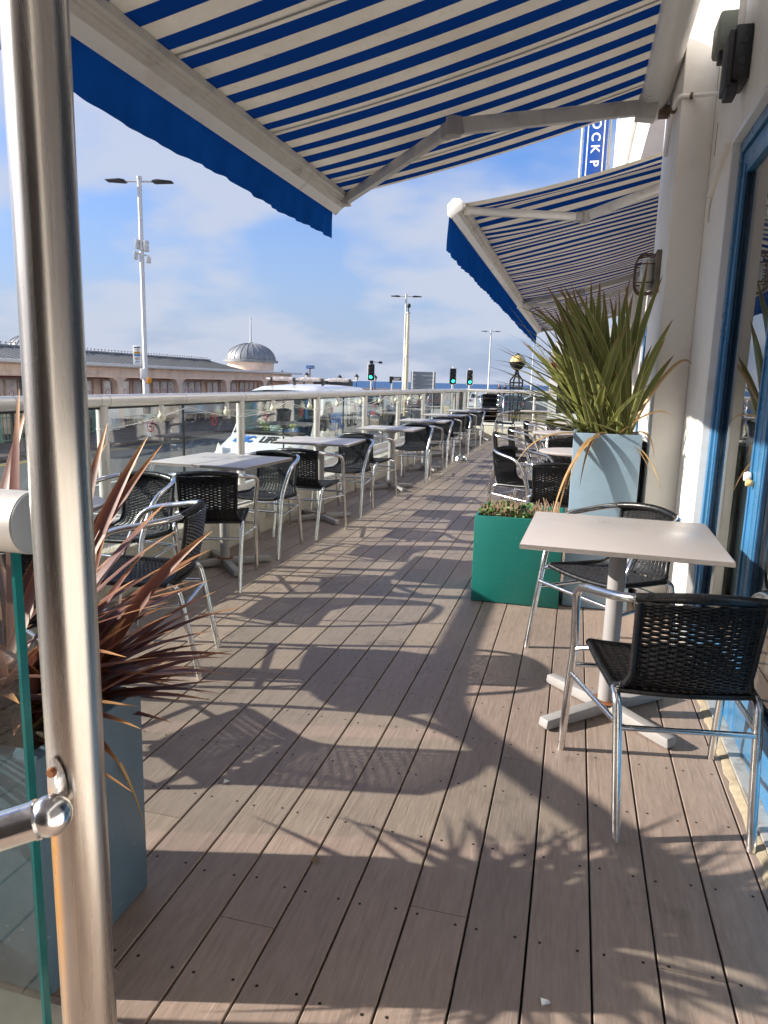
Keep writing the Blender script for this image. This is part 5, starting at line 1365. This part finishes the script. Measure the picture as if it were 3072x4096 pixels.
# ================================================================= STREET LIGHTS, SIGNALS, SIGNS
def lamp(x, y, top, label, head=1.0, rz=R(14)):
    t = thing('street_lamp', label, 'street lamp', (x, y, ST), rz, 'tall twin arm street lamps')
    h = top - ST
    mb = MB(); mb.tube([(0, 0, 0), (0, 0, 2.1), (0, 0, 2.15), (0, 0, h)], [.11, .11, .078, .070], 14); mb.build('post', 'lamp_white', t)
    mb = MB(); mb.tube([(-.62, 0, h - .10), (.62, 0, h - .10)], .028, 8); mb.tube([(0, 0, h - .02), (0, 0, h + .05)], .09, 10); mb.build('cross_arm', 'lamp_white', t)
    for s in (-1, 1):
        mb = MB(); mb.prism([(s * .42, -.12), (s * .46, -.07), (s * .62, -.045), (s * 1.09, -.085), (s * 1.06, -.12), (s * .50, -.145)], -.15, .15, T=Matrix.Translation((0, 0, h))); mb.build('lamp_head', 'dark_trim', t, bevel=.015)
    return t
l1 = lamp(-14.2, 21.78, 7.56, 'tallest street lamp left of centre, with a banner sign and antennas')
mb = MB()
for (x, z, w_, hh) in ((-.13, 7.05 - .78, .12, .30), (.16, 6.98 - .78, .14, .34), (-.20, 6.72 - .78, .10, .26), (.22, 6.62 - .78, .12, .20)): mb.box(x - w_ / 2, x + w_ / 2, -.08, .08, z, z + hh)
mb.bar((-.2, 0, 6.15), (.25, 0, 6.05), .04, .04); mb.build('antenna_box', 'lamp_white', l1, bevel=.01)
h0 = 2.55
mb = MB(); mb.box(-.40, -.12, -.02, .02, h0 - .02, h0 + .62); bs_ = mb.build('banner_sign', 'white', l1, bevel=.008)
mb = MB(); mb.box(-.365, -.155, -.024, -.0205, h0 + .36, h0 + .42); mb.build('sign_print_orange', 'orange', bs_, smooth=False)
mb = MB(); mb.box(-.365, -.155, -.024, -.0205, h0 + .27, h0 + .32); mb.tube([(-.34 + i * .02, -.022, h0 + .05 + .05 * math.sin(i * .35)) for i in range(9)], .012, 5); mb.build('sign_print_blue', 'blue_print', bs_, smooth=False)
mb = MB(); mb.box(-.365, -.155, -.024, -.0205, h0 + .325, h0 + .355); mb.build('sign_print_green', 'teal_hut', bs_, smooth=False)
mb = MB(); mb.box(-.365, -.155, -.024, -.0205, h0 + .53, h0 + .57); mb.build('sign_print_black', 'black_print', bs_, smooth=False)
mb = MB(); mb.box(-.34, -.18, -.024, -.0205, h0 + .15, h0 + .23); mb.build('sign_print_grey', 'stone', bs_, smooth=False)
mb = MB(); mb.box(-.34, -.18, -.024, -.0205, h0 + .465, h0 + .485); mb.build('sign_print_line', 'black_print', bs_, smooth=False)
mb = MB(); mb.box(-.15, .02, -.12, -.09, 2.05, 2.42); mb.build('parking_plate', 'white', l1, bevel=.005)
mb = MB(); mb.box(.06, .24, -.12, -.09, 1.92, 2.12); mb.build('orange_plate', 'orange', l1, bevel=.005)
mb = MB(); mb.tube([(0, 0, .9), (0, 0, 1.28)], .125, 14); mb.build('black_collar', 'black', l1)
lamp(-12.07, 50.6, 7.30, 'white street lamp standing by the cream camera mast', rz=R(12))
lamp(-9.92, 83.4, 7.28, 'distant white street lamp between the traffic lights and the flax', rz=R(8))
lamp(-6.84, 111.8, 7.19, 'farthest street lamp, seen through the flax leaves', rz=R(4))
t = thing('camera_mast', 'cream mast with a small camera on top beside the white lamp', 'mast', (-10.9, 46.4, ST))
mb = MB(); mb.tube([(0, 0, 0), (0, 0, 3.9), (0, 0, 6.6)], [.15, .12, .09], 12); mb.build('mast_pole', 'lamp_cream', t)
mb = MB(); mb.tube([(0, 0, 3.8), (0, 0, 3.95)], .16, 10); mb.tube([(0, 0, 6.55), (0, 0, 6.65)], .14, 10); mb.build('mast_collar', 'lamp_white', t)
mb = MB(); mb.tube([(0, 0, 6.65), (0, 0, 6.9)], .04, 8); mb.lathe([(0, .16), (.10, .12), (.13, .0), (.10, -.1), (0, -.13)], 14, T=TM(.02, 0, 7.02)); mb.build('dome_camera', 'blackiron', t)
GSIG = mat('green_signal_lens', (.02, .5, .35), .3, emit=((.03, .95, .62), 1.6))
def signal(x, y, zc, label, rz, side=0):
    t = thing('traffic_light', label, 'traffic light', (x, y, ST), rz, 'traffic lights showing green')
    h = zc - ST
    mb = MB(); mb.tube([(0, .06, 0), (0, .06, h + .62)], .055, 10); mb.build('signal_post', 'alu_rail', t)
    mb = MB(); mb.box(-.20, .20, -.10, .02, h - .50, h + .50); mb.box(-.16, .16, .02, .22, h - .46, h + .46); hd_ = mb.build('signal_head', 'black', t, bevel=.03)
    mb = MB(); mb.box(-.235, .235, -.06, -.04, h - .535, h + .535); mb.build('backboard_edge', 'white', t, bevel=.04)
    for k in range(3):
        z = h + .30 - k * .30
        mb = MB(); mb.lathe([(0, .02), (.105, .015), (.11, 0)], 18, T=TM(0, -.105, z, R(90), 0, 0)); mb.build('signal_lens', GSIG if k == 2 else 'dark_glass', hd_)
        mb = MB(); mb.tube([(.115 * math.cos(a), -.11, z + .115 * math.sin(a)) for a in [i * math.pi / 8 for i in range(9)]], .012, 4); mb.tube([(.12 * math.cos(a), -.22, z + .12 * math.sin(a) - .02) for a in [i * math.pi / 8 for i in range(9)]], .010, 4)
        pts = [(.12 * math.cos(a), yy, z + .12 * math.sin(a)) for yy in (-.10, -.24) for a in [.2 + i * 2.74 / 8 for i in range(9)]]
        mb.add(pts, [(i, i + 1, i + 10, i + 9) for i in range(8)]); mb.build('hood', 'black', hd_)
    return t
s1 = signal(-12.95, 45.2, 1.87, 'left traffic light showing green, with a camera on its bracket', R(6))
mb = MB(); mb.tube([(0, .05, 3.28), (.15, .0, 3.42), (.52, 0, 3.40)], .02, 6); mb.box(.48, .70, -.08, .08, 3.32, 3.46); mb.box(-.10, .10, -.1, .1, 3.3, 3.5); mb.build('camera_bracket', 'blackiron', s1, smooth=False)
signal(-7.98, 47.3, 1.75, 'middle traffic light showing green above the far corner of the rail', R(22))
signal(-7.33, 50.46, 1.73, 'right traffic light of the pair, showing green', R(24))
t = thing('direction_board', 'grey back of a large road sign on two posts', 'sign', (-10.3, 48.9, ST), R(8))
mb = MB(); mb.box(-.85, .85, -.02, .02, 1.72, 2.93); mb.build('board', 'board_grey', t, smooth=False)
mb = MB()
for z in (1.76, 2.04, 2.32, 2.60, 2.88): mb.box(-.84, .84, -.06, -.021, z, z + .035)
mb.build('board_ribs', 'board_grey', t, smooth=False)
for x in (-.72, .72):
    mb = MB(); mb.tube([(x, -.09, 0), (x, -.09, 2.95)], .045, 8); mb.build('post', 'lamp_white', t)
t = thing('finger_sign', 'small black direction sign on a thin grey post', 'sign', (-11.9, 46.5, ST), R(6))
mb = MB(); mb.tube([(0, 0, 0), (0, 0, 2.62)], .045, 8); mb.build('post', 'alu_rail', t)
mb = MB(); mb.box(-.12, .62, -.03, .03, 2.28, 2.52); mb.box(-.15, .03, -.05, .05, 2.10, 2.54); bb = mb.build('finger_board', 'blackiron', t, smooth=False)
mb = MB(); mb.box(.10, .55, -.035, -.031, 2.42, 2.45); mb.box(.10, .50, -.035, -.031, 2.34, 2.37); mb.build('finger_lettering', 'white', bb, smooth=False)
t = thing('subway_sign', 'blue street sign lettered Subway on a wooden post', 'sign', (-17.75, 46.75, ST), R(18))
mb = MB(); mb.box(-.06, .06, -.06, .06, 0, 2.95); mb.build('post', 'pier_wood', t, smooth=False)
mb = MB(); mb.box(-.26, .24, -.10, -.06, 2.92, 3.14); sb = mb.build('sign_plate', 'blue_print', t, bevel=.01)
mb = MB(); mb.box(.25, .31, -.09, .3, 2.93, 3.13); mb.build('sign_side', 'board_grey', t, smooth=False)
text('sign_lettering', 'Subway', .135, 'white', sb, TM(-.01, -.102, 3.03, R(90), 0, 0), depth=.001, bold=.004)
def lantern(x, y, zc, label):
    t = thing('lantern_lamp', label, 'street lamp', (x, y, ST), .3, 'black Victorian lanterns on the pier'); h = zc - ST
    mb = MB(); mb.lathe([(.11, 0), (.10, .4), (.05, .5), (.04, h - .45), (.09, h - .40), (.06, h - .35)], 10); mb.build('post', 'blackiron', t)
    mb = MB(); mb.lathe([(.10, h - .34), (.24, h + .10)], 4); l_ = mb.build('lantern_glass', 'lampglass', t, smooth=False)
    mb = MB(); mb.lathe([(.30, h + .10), (.28, h + .14), (.12, h + .32), (.05, h + .36), (.02, h + .50), (0, h + .52)], 8)
    for k in range(4):
        a = k * math.pi / 2; mb.tube([(.105 * math.cos(a), .105 * math.sin(a), h - .34), (.245 * math.cos(a), .245 * math.sin(a), h + .10)], .015, 4)
    mb.build('lantern_cap', 'blackiron', l_, smooth=False)
for (x, y, z, lb) in ((-32.3, 84.0, 1.75, 'black lantern left of the blue street sign'), (-28.5, 85.4, 1.55, 'black lantern above the van roof bars, third from the left'), (-26.5, 86.0, 1.70, 'black lantern just left of the first traffic light'), (-24.3, 86.6, 1.65, 'black lantern just right of the first traffic light'), (-31.2, 73.7, 1.75, 'black lantern at the end of the pavilion roof')):
    lantern(x, y, z, lb)
# ornate globe lamp
t = thing('globe_lamp', 'ornate black iron lamp with a striped amber globe behind the far rail', 'street lamp', (-2.43, 29.9, ST))
h = 2.20 - ST
mb = MB(); mb.lathe([(0, .30)] + [(.30 * math.sin(a), .30 * math.cos(a)) for a in [.3 + i * .16 for i in range(9)]] + [(.30, -.02), (0, -.02)], 24, T=TM(0, 0, h)); gl = mb.build('globe', 'globe', t)
mb = MB()
for k in range(6):
    a0 = k * math.pi / 3; mb.tube([(.305 * math.sin(e) * math.cos(a0), .305 * math.sin(e) * math.sin(a0), .305 * math.cos(e) + h) for e in [i * .16 for i in range(11)]], .012, 4)
mb.lathe([(.31, .02), (.33, 0), (.30, -.10), (.20, -.24), (.07, -.32), (.05, -.40)], 20, T=TM(0, 0, h)); mb.lathe([(0, .38), (.06, .34), (.08, .30), (0, .28)], 10, T=TM(0, 0, h)); mb.build('globe_cage', 'blackiron', gl)
mb = MB()
for k in range(4):
    a0 = k * math.pi / 2 + .5; c_, s_ = math.cos(a0), math.sin(a0)
    mb.tube(spline([(.05 * c_, .05 * s_, h - .36), (.09 * c_, .09 * s_, h - .50), (.24 * c_, .24 * s_, h - .68), (.27 * c_, .27 * s_, h - .80), (.25 * c_, .25 * s_, h - 1.3), (.22 * c_, .22 * s_, .5)], 5), .032, 6)
mb.box(-.24, .24, -.24, .24, h - .84, h - .78); mb.box(-.22, .22, -.22, .22, h - 1.06, h - .98); mb.lathe([(.45, 0), (.42, .3), (.3, .5), (0, .52)], 12)
mb.build('lamp_stand', 'blackiron', t)

# ================================================================= FAR STREET: building, cars, people, bollard
t = thing('far_building', 'cream end building with a tile roof band behind the flax', 'building', (-.6, 45, ST))
mb = MB(); mb.box(-1.10, 14, 0, 9, 0, 4.75); mb.box(.2, 14, -.02, 9, 4.75, 5.6); mb.build('wall', 'white_wall', t, smooth=False)
mb = MB(); mb.add([(-1.3, -.5, 3.55), (14, -.5, 3.55), (14, .0, 4.0), (-1.1, .0, 4.0), (-1.3, .0, 3.55)], [(0, 1, 2, 3), (0, 3, 4)]); mb.build('tile_band', 'tile', t, smooth=False)
mb = MB(); mb.box(-1.1, 14, -.35, 0, 3.30, 3.54); mb.build('red_fascia', 'red', t, smooth=False)
mb = MB()
for i in range(7): mb.box(-.6 + i * 1.9, .5 + i * 1.9, -.012, .001, .6, 2.9)
mb.build('window', 'dark_glass', t, smooth=False)
mb = MB(); mb.box(.05, .25, -.2, .0, 4.9, 5.9); mb.build('chimney', 'white_wall', t, smooth=False)
t2 = thing('round_sign', 'round cream disc sign on the far building', 'sign', (-1.22, 44.2, 2.9))
mb = MB(); mb.lathe([(0, .06), (.26, .06), (.28, .03), (.28, -.03), (.26, -.06), (0, -.06)], 28, T=TM(0, 0, 0, R(90), 0, 0)); mb.build('disc', 'globe', t2)
mb = MB(); mb.bar((0, .05, 0), (.3, .45, 0), .04, .04); mb.build('disc_bracket', 'blackiron', t2, smooth=False)
def car(x, y, rz, m_, label):
    t = thing('parked_car', label, 'car', (x, y, ST), rz, 'cars beyond the far rail')
    vs = []; fs = []
    S_ = [(-2.1, .55, .72), (-2.0, .88, .80), (-1.35, .95, .84), (-1.0, 1.38, .84), (-.2, 1.45, .85), (.7, 1.38, .85), (1.45, .98, .86), (2.0, .90, .82), (2.15, .60, .74)]
    for (yy, zt, w_) in S_:
        for (u, v) in ((-1, .0), (-1.02, .45), (-.98, .7 if zt > .75 else .9), (-.80 if zt > 1.1 else -.9, 1.), (0, 1.02), (.80 if zt > 1.1 else .9, 1.), (.98, .7 if zt > .75 else .9), (1.02, .45), (1, .0)): vs.append((u * w_, yy, .22 + (zt - .22) * v))
    for i in range(8):
        for k in range(8): a = i * 9 + k; fs.append((a, a + 1, a + 10, a + 9))
    fs.append(tuple(range(9))); fs.append(tuple(72 + k for k in range(8, -1, -1)))
    mb = MB(); mb.add(vs, fs); mb.build('body', m_, t, angle=45)
    mb = MB(); mb.add([(-.66, -1.34, .985), (.66, -1.34, .985), (.62, -1.04, 1.34), (-.62, -1.04, 1.34)], [(0, 1, 2, 3)])
    mb.add([(-.66, 1.44, 1.01), (.66, 1.44, 1.01), (.62, .78, 1.355), (-.62, .78, 1.355)], [(0, 1, 2, 3)]); mb.build('window', 'dark_glass', t, smooth=False)
    for s in (-1, 1):
        mb = MB(); mb.add([(s * .875, -1.0, .98), (s * .875, 1.2, .98), (s * .755, .7, 1.33), (s * .755, -.8, 1.33)], [(0, 1, 2, 3)]); mb.build('window', 'dark_glass', t, smooth=False)
        for yy in (-1.3, 1.35):
            mb = MB(); mb.lathe([(0, .10), (.2, .10), (.31, .09), (.31, -.09), (0, -.1)], 18, T=TM(s * .78, yy, .31, 0, R(90), 0)); mb.build('wheel', 'rubber', t)
        mb = MB(); mb.box(s * .66 - .10, s * .66 + .10, -2.09, -1.98, .68, .86); mb.build('tail_light', 'red', t, bevel=.01)
    return t
car(-4.9, 58.5, R(3), 'car_dark', 'dark blue car with red tail lights beyond the far rail')
car(-2.9, 60.5, R(80), 'car_silver', 'silver car side on, beyond the far rail by the flax')
car(-9.6, 33.5, R(2), 'car_dark', 'dark car seen through the glass behind the white van')
car(-8.6, 66, R(2), 'car_silver', 'pale car far up the road behind the dark one')
t = thing('keep_left_bollard', 'yellow bollard with a round blue sign seen through the balustrade glass', 'bollard', (-6.85, 39.4, ST), R(10))
mb = MB(); mb.box(-.16, .16, -.12, .12, 0, .95); mb.build('bollard_base', 'yellow', t, bevel=.03)
mb = MB(); mb.lathe([(0, .03), (.19, .03), (.19, -.03), (0, -.03)], 24, T=TM(0, 0, 1.15, R(90), 0, 0)); dsc = mb.build('round_sign', 'blue_print', t)
mb = MB(); mb.bar((.07, -.035, 1.22), (-.07, -.035, 1.08), .035, .006, up=(0, 1, 0)); mb.build('arrow', 'white', dsc, smooth=False)
def person(x, y, base, rz, top_m, leg_m, label, bag=False):
    t = thing('person', label, 'person', (x, y, base), rz)
    me = bpy.data.meshes.new('body')
    J = [((0, 0, .93), .13), ((0, 0, 1.12), .125), ((0, .0, 1.34), .14), ((0, .0, 1.47), .055), ((0, .01, 1.54), .06), ((0, .02, 1.63), .095), ((0, .01, 1.72), .07),
         ((.17, 0, 1.40), .06), ((.23, .02, 1.14), .045), ((.24, .10, .92), .035), ((.24, .13, .84), .035),
         ((-.17, 0, 1.40), .06), ((-.23, -.02, 1.14), .045), ((-.23, .06, .92), .035), ((-.23, .10, .84), .035),
         ((.09, 0, .88), .10), ((.10, .06, .50), .065), ((.10, .02, .09), .045), ((.10, .16, .04), .04),
         ((-.09, 0, .88), .10), ((-.10, -.04, .50), .065), ((-.10, -.16, .12), .045), ((-.10, -.04, .05), .04)]
    E_ = [(0, 1), (1, 2), (2, 3), (3, 4), (4, 5), (5, 6), (2, 7), (7, 8), (8, 9), (9, 10), (2, 11), (11, 12), (12, 13), (13, 14), (0, 15), (15, 16), (16, 17), (17, 18), (0, 19), (19, 20), (20, 21), (21, 22)]
    me.from_pydata([j[0] for j in J], E_, []); o = bpy.data.objects.new('body', me); COL.objects.link(o); o.parent = t
    md = o.modifiers.new('skin', 'SKIN'); sk = me.skin_vertices[0].data
    for i, j in enumerate(J): sk[i].radius = (j[1], j[1] * .85)
    sk[0].use_root = True
    o.modifiers.new('sub', 'SUBSURF').render_levels = 1
    bpy.context.view_layer.update()
    m2 = bpy.data.meshes.new_from_object(o.evaluated_get(bpy.context.evaluated_depsgraph_get())); o.modifiers.clear(); o.data = m2
    m2.materials.clear()
    for q in ('skin', top_m, leg_m, 'hair'): m2.materials.append(M[q])
    for p in m2.polygons:
        c = p.center; p.material_index = 3 if (c.z > 1.64 and c.y < .05) or c.z > 1.72 else 0 if c.z > 1.46 or (abs(c.x) > .2 and c.z < .9) else 1 if c.z > .95 else 2
        p.use_smooth = True
    return t
person(-7.25, 69.5, ST + .55, R(170), 'cloth_dark', 'cloth_dark', 'left of two distant people in dark coats walking past the far rail')
person(-6.75, 69.9, ST + .55, R(190), 'cloth_dark', 'cloth_dark', 'right of two distant people in dark coats walking past the far rail')
person(-5.6, 46.5, ST, R(150), 'cloth_pale', 'cloth_dark', 'person in a pale top walking beyond the stacked chairs')
